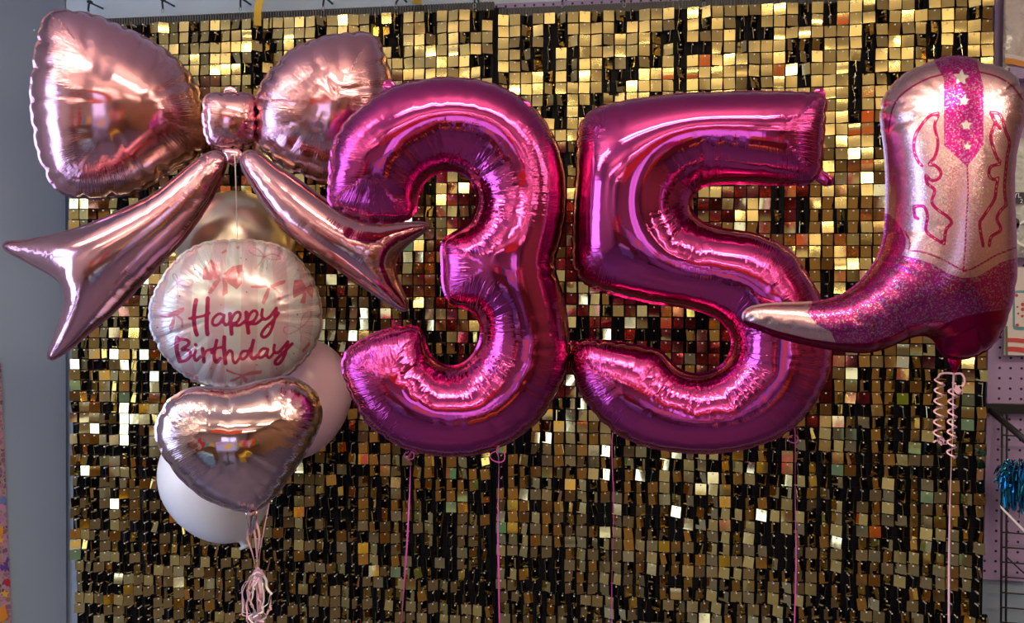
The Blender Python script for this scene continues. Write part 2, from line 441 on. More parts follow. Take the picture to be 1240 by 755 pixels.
m_white = mat('white_paint', (0.8, 0.8, 0.8), 0.5)
m_glow = mat('window_daylight', (0, 0, 0), 1.0)
bsdf(m_glow).inputs['Emission Color'].default_value = (0.42, 0.58, 1.0, 1); bsdf(m_glow).inputs['Emission Strength'].default_value = 7.5
m_glow2 = m_glow.copy(); m_glow2.name = 'shop_front_daylight'; bsdf(m_glow2).inputs['Emission Strength'].default_value = 2.4; bsdf(m_glow2).inputs['Emission Color'].default_value = (0.62, 0.72, 1.0, 1)
m_sidewall = mat('side_wall_paint', (0.46, 0.53, 0.64), 0.7)
def pegboard_holes(m, pitch, r):
    tc = N(m, 'ShaderNodeTexCoord'); sp = N(m, 'ShaderNodeSeparateXYZ'); link(m, tc.outputs['Object'], sp.inputs[0])
    d = []
    for s in ('X', 'Z'):
        f = math_(m, 'FRACT', math_(m, 'DIVIDE', sp.outputs[s], pitch)); d.append(math_(m, 'SUBTRACT', f, 0.5))
    dist = math_(m, 'SQRT', math_(m, 'ADD', math_(m, 'MULTIPLY', d[0], d[0]), math_(m, 'MULTIPLY', d[1], d[1])))
    hole = math_(m, 'LESS_THAN', dist, r/pitch)
    link(m, mixc(m, hole, (0.34, 0.24, 0.42), (0.01, 0.008, 0.012)), bsdf(m).inputs['Base Color'])
pegboard_holes(m_lilac, 0.0254, 0.0032)

# ------------------------------------------------------------------ structure: the shop room
def structure(name, mb, m):
    o = mb.build(name, m); tag(o, kind='structure'); return o
WB = 0.05                                                     # wall behind the sequin wall
xc = at(78, 0, WB)[0]                                         # left corner
ang = math.radians(52)
lw_end = Vector((xc, WB, 0)) + Vector((-math.cos(ang), -math.sin(ang), 0))*1.3
ztop_peg = at(620, 4.5, WB)[2]; zpeg_bot = at(1220, 703, WB)[2]
structure('floor', MB().box((0.2, -3.2, -0.03), (8, 8.6, 0.06)), m_floor)
structure('ceiling', MB().box((0.2, -3.2, CEIL+0.03), (8, 8.6, 0.06)), m_ceil)
structure('wall_upper', MB().box(((xc+XR)/2, WB+0.05, (ztop_peg+CEIL)/2), (XR-xc+0.1, 0.1, CEIL-ztop_peg)), m_upper)
structure('wall_back', MB().box(((xc+XR)/2, WB+0.06, ztop_peg/2), (XR-xc+0.1, 0.1, ztop_peg)), m_bluewall)
q = (Vector((xc, WB, 0))+lw_end)/2
structure('wall_left', MB().box((q.x, q.y, CEIL/2), (1.3, 0.012, CEIL), Matrix.Rotation(ang, 3, 'Z')), m_bluewall)
wy0, wy1 = lw_end.y-0.1, lw_end.y-0.95                          # side window between these
structure('wall_left_side', MB().box((lw_end.x-0.05, (wy0+wy1)/2, 0.3), (0.1, wy0-wy1, 0.6)).box((lw_end.x-0.05, (wy0+wy1)/2, (2.3+CEIL)/2), (0.1, wy0-wy1, CEIL-2.3))
          .box((lw_end.x-0.05, (lw_end.y+wy0)/2, CEIL/2), (0.1, lw_end.y-wy0, CEIL)).box((lw_end.x-0.05, (wy1+FLOOR_BACK)/2, CEIL/2), (0.1, wy1-FLOOR_BACK, CEIL)), m_sidewall)
structure('wall_right', MB().box((XR+0.05, FLOOR_BACK/2, CEIL/2), (0.1, -FLOOR_BACK+0.3, CEIL)), m_woodwall)
structure('wall_front', MB().box((-1.2, FLOOR_BACK-0.05, CEIL/2), (3.6, 0.1, CEIL)).box((2.6, FLOOR_BACK-0.05, CEIL/2), (1.2, 0.1, CEIL))
          .box((1.3, FLOOR_BACK-0.05, 0.2), (1.4, 0.1, 0.4)).box((1.3, FLOOR_BACK-0.05, (2.2+CEIL)/2), (1.4, 0.1, CEIL-2.2)), m_roomwall)
# shop windows: side wall (1) and front (2), daylight behind them
def window(n, a, b, z0, z1, count, glow):
    """a, b: floor points left/right; glazing between with mullions"""
    a, b = Vector(a), Vector(b); d = b-a; L = d.length; ang_ = math.atan2(d.y, d.x); R = Matrix.Rotation(ang_, 3, 'Z'); c = (a+b)/2
    fr = MB()
    for z in (z0, z1): fr.box((c.x, c.y, z), (L, 0.06, 0.07), R)
    for i in range(count+1):
        p = a+d*i/count; fr.box((p.x, p.y, (z0+z1)/2), (0.06, 0.06, z1-z0), R)
    o = structure('window_%d' % n, fr, m_white)
    for i in range(count):
        p = a+d*(i+0.5)/count
        MB().box((p.x, p.y, (z0+z1)/2), (L/count-0.06, 0.01, z1-z0-0.07), R).build('pane', glow, o)
window(1, (lw_end.x-0.03, lw_end.y-0.1, 0), (lw_end.x-0.03, lw_end.y-0.95, 0), 0.6, 2.3, 1, m_glow)
window(2, (0.6, FLOOR_BACK-0.03, 0), (2.0, FLOOR_BACK-0.03, 0), 0.4, 2.2, 2, m_glow2)
# lilac pegboard behind, its top edge shows above the sequin wall and it goes on at the right
peg = MB().box(((XR-1.12)/2, WB+0.002, (ztop_peg+zpeg_bot)/2), (XR+1.12, 0.012, ztop_peg-zpeg_bot)).build('wall_pegboard', m_lilac); tag(peg, kind='structure')

# ------------------------------------------------------------------ fluorescent fittings
m_tubeglass = mat('lamp_housing', (0.8, 0.8, 0.78), 0.4)
def fitting(x, y, length, label, power, col=(1.0, 0.84, 0.60)):
    e = empty('ceiling_light', (x, y, CEIL-0.28), label, 'light', 'fluorescent ceiling lights')
    MB().box((0, 0, -0.015), (length, 0.07, 0.03)).build('housing', m_tubeglass, e)
    for s in (-1, 1): MB().bar((s*length*0.4, 0, 0), (s*length*0.4, 0, 0.28), 0.006).build('hanger', m_tubeglass, e)
    for s in (-1, 1):                                           # the two bare tubes shine down and up
        for up_ in (0, 1):
            l = bpy.data.lights.new('tube_light', 'AREA'); l.shape = 'RECTANGLE'; l.size = length-0.06; l.size_y = 0.035; l.energy = power*(0.42 if up_ else 1.0); l.color = col
            o = bpy.data.objects.new('tube_light', l); COL.objects.link(o); o.parent = e; o.location = (0, s*0.06, -0.016+0.004*up_); o.rotation_euler = (math.pi*up_, 0, 0)
FIT = [(-1.3, -1.35), (0.35, -1.35), (2.0, -1.35), (-1.3, -2.9), (0.35, -2.9), (2.0, -2.9), (-1.3, -4.6), (0.35, -4.6), (2.0, -4.6)]
for i, (x, y) in enumerate(FIT):
    fitting(x, y, 1.25, '%s twin tube ceiling light, %s in its row from the windows' % (('nearest to the sequin wall', 'middle row', 'row by the shop front')[i//3], ('first', 'second', 'third')[i % 3]), LAMP_W)

# ------------------------------------------------------------------ sequin wall
m_seq = mat('gold_mirror_film', (0.62, 0.47, 0.18), 0.09, 1.0)
def _seq(m):
    tc = N(m, 'ShaderNodeTexCoord'); n = N(m, 'ShaderNodeTexNoise'); n.inputs['Scale'].default_value = 55; n.inputs['Detail'].default_value = 1.0
    link(m, tc.outputs['Object'], n.inputs['Vector'])
    b = N(m, 'ShaderNodeBump'); b.inputs['Strength'].default_value = 0.05; b.inputs['Distance'].default_value = 0.002
    link(m, n.outputs[0], b.inputs['Height']); link(m, b.outputs[0], bsdf(m).inputs['Normal'])
_seq(m_seq)
m_peg = mat('clear_pin', (0.9, 0.9, 0.88), 0.2)
TP, TS, TW = 0.03, 0.0276, 0.0268                                        # tile pitch, height and width
def tile_geo(bx, bz):
    """a square film with rounded-off corners and a faint bow; origin at its pin (top middle); 9 front points, 4 back"""
    s = TS/2; V = []
    for j in range(3):
        for i in range(3):
            x = (i-1)*TW/2; z = 0.0037-j*s
            y = -0.0006 + bx*((i-1)**2-0.5) + bz*((j-1)**2-0.5)
            V.append((x, y, z))
    V = np.array(V)
    Fr = V[[0, 2, 8, 6]]; Bk = Fr+[0, 0.0006, 0]                # rim corners are points of their own: the face stays flat
    F = []
    for j in range(2):
        for i in range(2):
            a = j*3+i; F += [(a, a+3, a+4), (a, a+4, a+1)]
    F += [(13, 14, 15), (13, 15, 16)]
    for k in range(4):
        l = (k+1) % 4; F += [(9+k, 9+l, 13+l), (9+k, 13+l, 13+k)]
    V = np.vstack([V, Fr, Bk])
    return V, np.array(F)
rng = np.random.default_rng(11)
VARS = [tile_geo(bx, bz) for bx, bz in ((0.0001, 0), (-0.0001, 0.0001), (0, 0.0004), (0.0001, -0.0002), (0, 0), (0, 0.00005), (0, 0), (0.0003, 0.0001))]
TILE_ME = []
for V, F in VARS: TILE_ME.append(np_mesh('sequin_tile', V, F, m_seq, smooth=True))
for me in TILE_ME:
    sm = np.ones(len(me.polygons), bool); sm[8:] = False; me.polygons.foreach_set('use_smooth', sm)
def backing_mesh():
    b = MB(); b.box((0.15, 0.002, -0.15), (0.2995, 0.003, 0.2995))
    for i in range(11):
        x = min(max(i*TP, 0.0012), 0.2988); b.box((x, -0.0015, -0.15), (0.0024, 0.004, 0.2990))
        b.box((0.15, -0.001, -x), (0.2990, 0.003, 0.0020))
    me = bpy.data.meshes.new('backing_panel'); me.from_pydata(b.V, [], b.F); me.materials.append(m_backing); me.update(); return me
BACK_ME = backing_mesh()
_pb = MB()
for i in range(10):
    for j in range(10):
        _pb.bar(((i+0.5)*TP, 0.0, -(j*TP+0.0045)), ((i+0.5)*TP, -0.0172, -(j*TP+0.0045)), 0.0019, 6, 0.0019)
PIN_ME = bpy.data.meshes.new('pins'); PIN_ME.from_pydata(_pb.V, [], _pb.F); PIN_ME.materials.append(m_peg); PIN_ME.update()
# what hides tiles from the photographer (outlines of the big balloons)
HIDE = [np.array(p, float) for p in (THREE, FIVE, BOOT, LOOP_L, LOOP_R, TAIL_L, TAIL_R, HEART, ROUND)]
def sequin_section(x0, ztop, ncol, nrow, label, tilt, edge_on):
    e = empty('sequin_wall', (x0, 0, ztop-nrow*0.3), label, 'sequin wall', 'gold sequin wall sections')
    e.rotation_euler = (0, tilt, 0)
    base = Vector((0, 0, nrow*0.3))
    panels = {}
    for r in range(nrow):
        for c in range(ncol):
            off = Vector((c*0.3+(r == 5)*0.012, rng.normal(0, 0.0008), -r*0.3))
            panels[r, c] = p = link_obj('backing_panel', BACK_ME, e, base+off)
            pin = link_obj('pins', PIN_ME, p); tag(pin, kind='stuff')
    NC, NR = ncol*10, nrow*10
    i, j = np.meshgrid(np.arange(NC), np.arange(NR))
    # swing about the pin: most hang nearly flat facing a little left or right, some are turned far round, in runs down a column
    side = np.where(rng.random((NR, NC)) < 0.5, -1.0, 1.0)
    for k in range(1, NR): side[k] = np.where(rng.random(NC) < 0.6, side[k-1], side[k])
    mean = 0.18+0.36*np.clip((j/NR-0.30)*3.0, 0, 1)
    yaw = side*np.abs(rng.normal(mean, 0.10))
    fr = edge_on(i/NC, j/NR)
    run = rng.random((NR, NC))
    for k in range(1, NR): run[k] = np.where(rng.random(NC) < 0.55, run[k-1], run[k])
    turned = run < fr
    yaw = np.where(turned, np.where(rng.random((NR, NC)) < 0.7, 1, -1)*rng.uniform(0.5, 1.45, (NR, NC)), yaw)
    flat = rng.random((NR, NC)) < 0.22
    yaw = np.where(flat & ~turned, rng.normal(0, 0.03, (NR, NC)), yaw)
    pit = rng.normal(0.03, 0.085, (NR, NC)); rol = rng.normal(0, 0.02, (NR, NC))
    var = rng.integers(0, len(VARS), (NR, NC)); dep = rng.uniform(-0.0152, -0.0140, (NR, NC))
    info = []
    for a in range(NR):
        for b in range(NC):
            r, c = a//10, b//10; p = panels[r, c]
            l = Vector(((b % 10+0.5)*TP, dep[a, b], -((a % 10)*TP+0.0045)))
            R = Matrix.Rotation(rol[a, b], 3, 'Y') @ Matrix.Rotation(yaw[a, b], 3, 'Z') @ Matrix.Rotation(-pit[a, b], 3, 'X')
            info.append((r, c, l, R, var[a, b], math.cos(yaw[a, b])))
    off = np.array([panels[r, c].location+l for r, c, l, R, v, cy in info])
    rotT = Matrix.Rotation(tilt, 3, 'Y'); wp = off @ np.array(rotT).T + np.array(e.location)
    px = proj(wp-[0, 0, 0.012])
    vis = (px[:, 0] > 8) & (px[:, 0] < IW-8) & (px[:, 1] > 8) & (px[:, 1] < IH-8)
    for H in HIDE: vis &= ~(inside(H, px) | (poly_dist(H, px) < 11))
    depth = (wp-Cp) @ Rm[2]
    size = np.where(vis, np.array([cy for *_, cy in info])/depth**2, -1)
    order = np.argsort(-size); single = set(order[:300][size[order[:300]] > 0].tolist())
    SV = []; SF = []; k0 = 0
    for k, (r, c, l, R, v, cy) in enumerate(info):
        if k in single:
            o = link_obj('sequin_tile', TILE_ME[v], panels[r, c]); o.location = l; o.rotation_euler = R.to_euler()
        else:
            V, F = VARS[v]; SV.append(V @ np.array(R).T + np.array(panels[r, c].location+l)); SF.append(F+k0); k0 += len(V)
    me = np_mesh('sequin_tiles', np.vstack(SV), np.vstack(SF), m_seq, True)
    sm = np.tile(np.arange(len(VARS[0][1])) < 8, len(SV)); me.polygons.foreach_set('use_smooth', sm)
    o = link_obj('sequin_tiles', me, e); tag(o, kind='stuff')
    return e
zl = at(560, 15.5, 0)[2]; zr = at(605, 20.5, 0)[2]
sec_l = sequin_section(-1.206, zl, 4, 6, 'gold sequin wall section on the left, behind the bow and the three', -0.003,
                       lambda u, v: 0.28+0.27*np.clip((v-0.3)*2.4, 0, 1))
sec_r = sequin_section(0.008, zr, 4, 6, 'gold sequin wall section on the right, behind the five and the boot', -0.004,
                       lambda u, v: 0.28+0.06*np.clip((v-0.4)*2, 0, 1))
# ribbed header strip and hooks
m_header = mat('header_strip', (0.06, 0.058, 0.055), 0.4)
def header(parent, length, dark):
    b = MB(); b.box((length/2, 0.004, 0.011), (length, 0.004, 0.022))
    n = int(length/0.0075)
    for i in range(n): b.box(((i+0.5)*length/n, 0.0, 0.011), (0.0042, 0.005, 0.0215))
    o = b.build('header_strip', dark, parent); o.location = (0, 0, 1.8); return o
header(sec_l, 1.2, m_header); header(sec_r, 1.2, m_header)
js = MB().box((1.206, 0.012, 0.9), (0.05, 0.004, 1.82)).build('gap_backing', m_backing, sec_l)  # black strip added behind the gap between the sections to keep it dark
# dark rail the sections hang from
m_clear = mat('clear_tie', (0.75, 0.75, 0.78), 0.1, Transmission_Weight=0.6)
HOOKS = [(108, 12), (198, 9), (292, 7), (392, 6), (480, 4), (575, 3), (681, 2), (756, 2), (852, 1)]
for i, (u, v) in enumerate(HOOKS):
    p = at(u, v, -0.006); e = empty('hanging_hook', p, 'small black hook holding the sequin wall top, %s' % (
        'behind the left loop of the bow', 'second from the left, above the left loop', 'left of the yellow ribbon end', 'above the right loop of the bow',
        'first one right of the right bow loop', 'just left of the gap in the wall', 'just right of the gap in the wall', 'third one from the right, above the five', 'second from the right, above the five')[i], 'hook', 'hooks along the wall top')
    lean = (0.002, -0.002, 0, 0.003, 0.012, 0, 0.006, -0.003, 0)[i]
    tube_mb([(lean, 0.056, 0.024), (lean, -0.002, 0.02), (lean*0.6, -0.004, 0.010), (0, -0.004, 0.0), (0, -0.002, -0.006)], 0.0028, 6).build('hook_wire', m_black, e, True)
    MB().box((lean, 0.0, 0.0215), (0.010, 0.012, 0.007)).build('hook_head', m_black, e)
    mb = MB(); ring = [(0.0035*math.cos(t), -0.0045, -0.010+0.006*math.sin(t)) for t in np.linspace(0, 2*math.pi, 13)]
    tube_mb(ring, 0.0011, 5, mb).build('clear_tie', m_clear, e, True)
# ------------------------------------------------------------------ foil balloons
def foil_mat(name, col, rough=0.09, wr=0.5, wr_scale=1.0):
    """metallised film; fine pleats run across the seam direction (attribute 'arc' along the seam, 'rim' distance from it)"""
    m = mat(name, col, rough, 1.0)
    return m
def add_pleats(m, freq, strength, dist=0.0016, lo=0.0, hi=1.0):
    a = attr(m, 'arc'); r = attr(m, 'rim')
    n = N(m, 'ShaderNodeTexNoise', noise_dimensions='2D'); n.inputs['Scale'].default_value = 1.0; n.inputs['Detail'].default_value = 2.0
    cx = N(m, 'ShaderNodeCombineXYZ'); link(m, math_(m, 'MULTIPLY', a.outputs['Fac'], freq), cx.inputs[0]); link(m, math_(m, 'MULTIPLY', r.outputs['Fac'], freq*0.05), cx.inputs[1])
    link(m, cx.outputs[0], n.inputs['Vector'])
    w_ = attr(m, 'wrinkle')
    b = N(m, 'ShaderNodeBump'); b.inputs['Distance'].default_value = dist
    link(m, math_(m, 'MULTIPLY', w_.outputs['Fac'], strength, True), b.inputs['Strength'])
    link(m, n.outputs[0], b.inputs['Height']); link(m, b.outputs[0], bsdf(m).inputs['Normal'])

def set_attr(me, name, val):
    a = me.attributes.new(name, 'FLOAT', 'POINT'); a.data.foreach_set('value', np.asarray(val, np.float32))

def foil(name, outline, y, m, parent, h=3.2, hc=8.0, flange=2.2, pleat=24.0, back=1.0, depth=1.0, face=1.0, face_v=0.5, paint=None, **kw):
    """outline in photo pixels; y: distance plane of the seam; builds front, back and the flat welded rim as one body"""
    O = np.array(outline, float); c = (O.min(0)+O.max(0))/2
    s = mpp(c[0], c[1], y); org = at(c[0], c[1], y)
    # the balloon's own plane: through org, turned towards the photographer
    nv = (Cp-org)*[1, 1, face_v]; nv = nv/np.linalg.norm(nv); nv = nv*face+np.array([0, -1.0, 0])*(1-face); nv /= np.linalg.norm(nv)
    uv = np.cross([0, 0, 1.0], -nv); uv = -uv/np.linalg.norm(uv); uv = uv if uv[0] > 0 else -uv; vv = np.cross(nv, uv); vv = vv if vv[2] > 0 else -vv
    X = []
    for a, b in O:
        d = ((a-IW/2)/FPX)*Rm[0]-((b-IH/2)/FPX)*Rm[1]+Rm[2]; q = Cp+d*(((org-Cp) @ nv)/(d @ nv))-org; X.append((q @ uv, q @ vv))
    X = np.array(X); cx = X.mean(0)
    V, F, nb, flat, wr = inflate((X-cx), h*s, hc*s, pleat=pleat*s, **kw)
    n = len(V)
    # seam coordinates on the cut pattern
    Bf = flat[:nb]; nx = np.roll(Bf, -1, 0)-Bf; seg = np.linalg.norm(nx, axis=1); cum = np.concatenate([[0], np.cumsum(seg)[:-1]])
    k, rim = nearest(Bf, flat); d = flat-Bf[k]
    tn = np.roll(Bf, -1, 0)-np.roll(Bf, 1, 0); tn /= np.linalg.norm(tn, axis=1)[:, None]
    arc = cum[k]+np.clip((d*tn[k]).sum(1), -0.6*h*s, 0.6*h*s)
    # rim: outward offset of the seam
    B = V[:nb, :2]; t = np.roll(B, -1, 0)-np.roll(B, 1, 0); nrm = np.stack([t[:, 1], -t[:, 0]], 1); nrm /= np.linalg.norm(nrm, axis=1)[:, None]+1e-9
    nrm = smooth_closed(nrm, 6); nrm /= np.linalg.norm(nrm, axis=1)[:, None]+1e-9
    R = B+nrm*flange*s
    def world(P2, z):
        return org+(P2[:, :1]+cx[0])*uv+(P2[:, 1:2]+cx[1])*vv+np.asarray(z)[:, None]*nv
    front = world(V[:, :2], V[:, 2]*depth); backv = world(V[nb:, :2], -V[nb:, 2]*depth*back)
    rimv = world(R, np.zeros(nb)+0.0004); rimb = world(R, np.zeros(nb)-0.0004)
    allv = np.vstack([front, backv, rimv, rimb])
    Fb = np.where(F < nb, F, F+n-nb)[:, ::-1]
    i = np.arange(nb); j = (i+1) % nb; r0 = n+(n-nb); r1 = r0+nb
    strips = []
    for q, fl in ((r0, False), (r1, True)):
        a = np.stack([i, q+i, q+j], 1); b = np.stack([i, q+j, j], 1)
        if fl: a, b = a[:, ::-1], b[:, ::-1]
        strips += [a, b]
    e1 = np.stack([r0+i, r1+i, r1+j], 1); e2 = np.stack([r0+i, r1+j, r0+j], 1)
    # world() maps (x, z) with the viewer at -y: keep the outside out
    tris = np.vstack([F, Fb]+strips+[e1, e2])
    loc = Vector(parent.location) if parent is not None else Vector((0, 0, 0))
    me = np_mesh(name, allv-np.array(loc), tris, m, True)
    full = lambda a: np.concatenate([a, a[nb:], a[:nb], a[:nb]])
    set_attr(me, 'arc', full(arc)); set_attr(me, 'rim', full(rim)); set_attr(me, 'wrinkle', np.clip(full(wr), 0, 1))
    if paint is not None:
        pxf = proj(front); ones = np.full(n-nb, 99.0)
        for k, val in paint(pxf, flat).items():
            bk = val[nb:] if k.startswith('u_') else ones
            set_attr(me, k, np.concatenate([val, bk, val[:nb], val[:nb]]))
    o = link_obj(name, me, parent)
    print('foil', name, n, 'max bulge %.3f' % V[:, 2].max(), 'wr', np.percentile(wr, [50, 90]).round(3))
    return o

m_mag = foil_mat('magenta_foil', (0.53, 0.06, 0.26), 0.07); add_pleats(m_mag, 300, 0.9)
m_rose = foil_mat('rose_foil', (0.76, 0.37, 0.43), 0.13); add_pleats(m_rose, 300, 0.5)
m_heart = foil_mat('pale_rose_foil', (0.66, 0.45, 0.47), 0.06); add_pleats(m_heart, 300, 0.45)
m_ribbon_pink = mat('pink_ribbon', (0.72, 0.42, 0.52), 0.3)
m_ribbon_mag = mat('magenta_ribbon', (0.55, 0.08, 0.34), 0.3)
m_ribbon_white = mat('white_ribbon', (0.78, 0.70, 0.72), 0.35)

Y3, Y5, YBOW, YTAIL, YBOOT = -0.48, -0.45, -0.24, -0.37, -0.64
e3 = empty('number_balloon', at(548, 552, Y3), 'large magenta foil balloon shaped like the number three', 'balloon', 'foil number balloons')
foil('body', THREE, Y3, m_mag, e3, pleat=27.0, fold=0.95)
e5 = empty('number_balloon', at(845, 549, Y5), 'large magenta foil balloon shaped like the number five', 'balloon', 'foil number balloons')
foil('body', FIVE, Y5, m_mag, e5, pleat=27.0, fold=0.95)
eb = empty('bow_balloon', at(280, 240, YBOW), 'rose pink foil balloon shaped like a bow with two forked tails', 'balloon')
foil('loop', LOOP_L, YBOW, m_rose, eb, h=3.6, pleat=34.0, fold=0.8, seam=0.7)
foil('loop', LOOP_R, YBOW, m_rose, eb, h=3.6, pleat=34.0, fold=0.8, seam=0.7)
foil('knot', KNOT, YBOW-0.07, m_rose, eb, h=2.4, hc=5.0, pleat=12.0)
foil('tail', TAIL_L, YTAIL-0.04, m_rose, eb, face=0.25)
foil('tail', TAIL_R, YTAIL, m_rose, eb, face=0.5)
eh = empty('heart_balloon', at(300, 622, -0.56), 'pale rose foil heart balloon below the round birthday balloon', 'balloon')
foil('body', HEART, -0.56, m_heart, eh, pleat=27.0, ksq=0.12, fold=1.0, seam=0.9)

# --- print on foil: signed distances (pixels of the photo) kept on the mesh, cut off in the material
def strokes(P, lines, half):
    """signed distance to brush strokes: negative inside"""
    out = np.full(len(P), 99.0)
    for k, l in enumerate(lines):
        hw = half[k] if isinstance(half, (list, tuple)) else half
        c = crom(l, 6) if len(l) > 2 else np.array(l, float)
        out = np.minimum(out, poly_dist(c, P, closed=False)-hw)
    return out
def region(P, poly):
    q = np.array(poly, float); d = poly_dist(q, P); return np.where(inside(q, P), -d, d)
def ink(m, name, soft=0.35):
    """1 inside the print"""
    a = attr(m, name); mr = N(m, 'ShaderNodeMapRange'); mr.inputs[1].default_value = soft; mr.inputs[2].default_value = -soft
    link(m, a.outputs['Fac'], mr.inputs[0]); return mr.outputs[0]
def crop(pts, ox, oy, s): return [(ox+x/s, oy+y/s) for x, y in pts]
S1 = 3.773
TXT = [crop(l, 180, 280, S1) for l in (
    [(217,316),(209,360),(207,410),(213,450),(220,474)], [(270,308),(268,360),(265,410),(266,450),(269,472)], [(185,400),(215,395),(250,388),(278,376)],
    [(345,386),(322,378),(298,397),(291,420),(302,432),(322,424),(338,402),(346,386)], [(346,384),(342,410),(350,430),(364,424),(372,410)],
    [(371,378),(375,420),(379,470)], [(375,412),(393,378),(413,371),(419,388),(406,414),(384,426),(412,432),(440,412)],
    [(446,372),(450,420),(456,465)], [(450,408),(469,371),(489,365),(496,381),(482,408),(461,421),(490,424),(515,405)],
    [(520,358),(517,388),(529,404),(551,394),(572,368),(584,352)], [(584,352),(574,410),(553,466),(528,486),(515,472),(535,440),(570,408),(594,374)],
    [(130,488),(128,540),(141,594)], [(122,516),(150,496),(180,501),(181,520),(152,541),(184,546),(191,570),(170,591),(141,598)],
    [(215,545),(208,575),(218,592),(236,574)], [(214,519),(217,522)], [(246,538),(250,570),(253,598)], [(252,572),(264,548),(283,544),(287,558)],
    [(311,500),(301,550),(300,585),(312,600),(328,582)], [(281,542),(310,536),(342,530)], [(346,485),(345,540),(351,605)], [(351,574),(368,547),(382,556),(385,590),(396,604),(413,584)],
    [(452,549),(429,551),(418,573),(430,586),(451,568),(465,535)], [(479,500),(468,550),(470,578),(484,582),(500,566)],
    [(546,541),(522,538),(503,560),(506,579),(526,572),(544,545)], [(546,541),(540,568),(552,580),(568,562)],
    [(575,521),(572,549),(590,556),(615,532),(636,506)], [(636,506),(624,562),(600,603),(579,608),(581,590),(612,560),(656,515)])]
TXW = [1.28*w_ for w_ in (2.1,2.1,1.3,1.4,1.4,2.0,1.4,2.0,1.4,1.5,1.5,2.2,1.5,1.5,1.6,1.8,1.3,1.7,1.3,2.0,1.4,1.4,1.8,1.4,1.4,1.5,1.5)]
BOWFILL = [crop(l, 180, 280, S1) for l in (
    [(250,175),(285,128),(308,150),(332,195),(318,215),(280,225),(246,222)], [(338,198),(380,162),(428,152),(426,240),(402,268),(372,245),(345,215)],
    [(325,210),(300,230),(268,285),(282,290),(300,272),(330,225)], [(335,215),(340,260),(335,300),(362,285),(360,240),(345,212)],
    [(466,250),(540,246),(545,258),(505,262),(468,260)], [(556,248),(600,228),(630,222),(622,240),(585,254),(556,260)], [(545,256),(524,300),(515,330),(528,338),(545,305),(556,262)], [(560,256),(592,285),(588,320),(603,315),(605,285),(572,255)],
    [(665,225),(700,222),(722,262),(712,280),(662,308),(658,270)], [(715,268),(740,235),(755,270),(748,310),(722,280)], [(712,276),(690,330),(715,332),(722,285)],
    [(45,385),(110,368),(165,345),(160,370),(120,388),(70,400)], [(115,385),(92,440),(100,470),(112,450),(124,395)], [(120,384),(150,410),(146,445),(160,440),(158,405),(132,380)],
    [(352,628),(400,650),(430,655),(428,662),(390,655),(355,642)], [(428,655),(470,640),(520,636),(515,652),(470,658),(432,664)], [(425,660),(372,680),(370,690),(395,686),(432,666)], [(432,662),(455,676),(450,692),(440,696),(428,672)],
    [(330,100),(352,82),(360,92),(338,106)], [(400,72),(416,66),(414,82),(404,84)], [(165,642),(230,668),(225,680),(170,655)], [(700,545),(735,505),(740,520),(706,558)])]
BOWLINE = [crop(l, 180, 280, S1) for l in (
    [(530,115),(500,85),(468,78),(462,95),(490,112),(530,117)], [(532,115),(565,105),(600,118),(595,130),(560,130),(532,117)], [(528,118),(510,145),(485,172)], [(534,118),(542,145),(538,178)],
    [(128,235),(110,205),(118,195),(130,210),(132,235)], [(134,235),(165,222),(198,225),(200,245),(170,255),(134,238)], [(130,238),(110,260),(85,285)], [(133,240),(130,265),(134,290)],
    [(690,445),(650,435),(622,440),(618,460),(640,472),(690,448)], [(694,443),(700,400),(722,370),(740,365),(738,395),(715,425),(694,445)], [(692,448),(696,480),(694,505)])]
DOTS = crop([(211,177),(422,124),(446,130),(682,178),(680,382),(663,560),(550,440),(286,628),(448,280),(142,298),(40,440),(494,612),(330,338),(585,628)], 180, 280, S1)
def paint_round(P, flat):
    d = {'text': strokes(P, TXT, TXW)}
    f = np.full(len(P), 99.0)
    for q in BOWFILL: f = np.minimum(f, region(P, q))
    d['bowfill'] = f; d['bowline'] = strokes(P, BOWLINE, 0.55)
    dd = np.full(len(P), 99.0)
    for x, y in DOTS: dd = np.minimum(dd, np.hypot(P[:, 0]-x, P[:, 1]-y)-1.1)
    d['dots'] = dd; d['u_across'] = flat[:, 0]
    return d
m_round = mat('printed_round_foil', (0.8, 0.8, 0.8), 0.2, 0.3, Coat_Weight=0.35, Coat_Roughness=0.08)
def _round(m):
    u = attr(m, 'u_across').outputs['Fac']
    st = math_(m, 'LESS_THAN', math_(m, 'FRACT', math_(m, 'DIVIDE', u, 0.058)), 0.5)
    c = mixc(m, st, (0.57, 0.53, 0.52), (0.55, 0.39, 0.41))
    c = mixc(m, ink(m, 'bowfill'), c, (0.50, 0.16, 0.19)); c = mixc(m, ink(m, 'bowline', 0.6), c, (0.46, 0.14, 0.18))
    c = mixc(m, ink(m, 'dots'), c, (0.15, 0.12, 0.12)); c = mixc(m, ink(m, 'text'), c, (0.33, 0.012, 0.07))
    link(m, c, bsdf(m).inputs['Base Color'])
_round(m_round); add_pleats(m_round, 300, 0.8)
er = empty('birthday_balloon', at(286, 470, -0.44), 'round white foil balloon with pink stripes, bows and Happy Birthday lettering', 'balloon')
foil('body', ROUND, -0.44, m_round, er, h=1.7, hc=8.0, paint=paint_round, fine_steps=140, pleat=28.0)

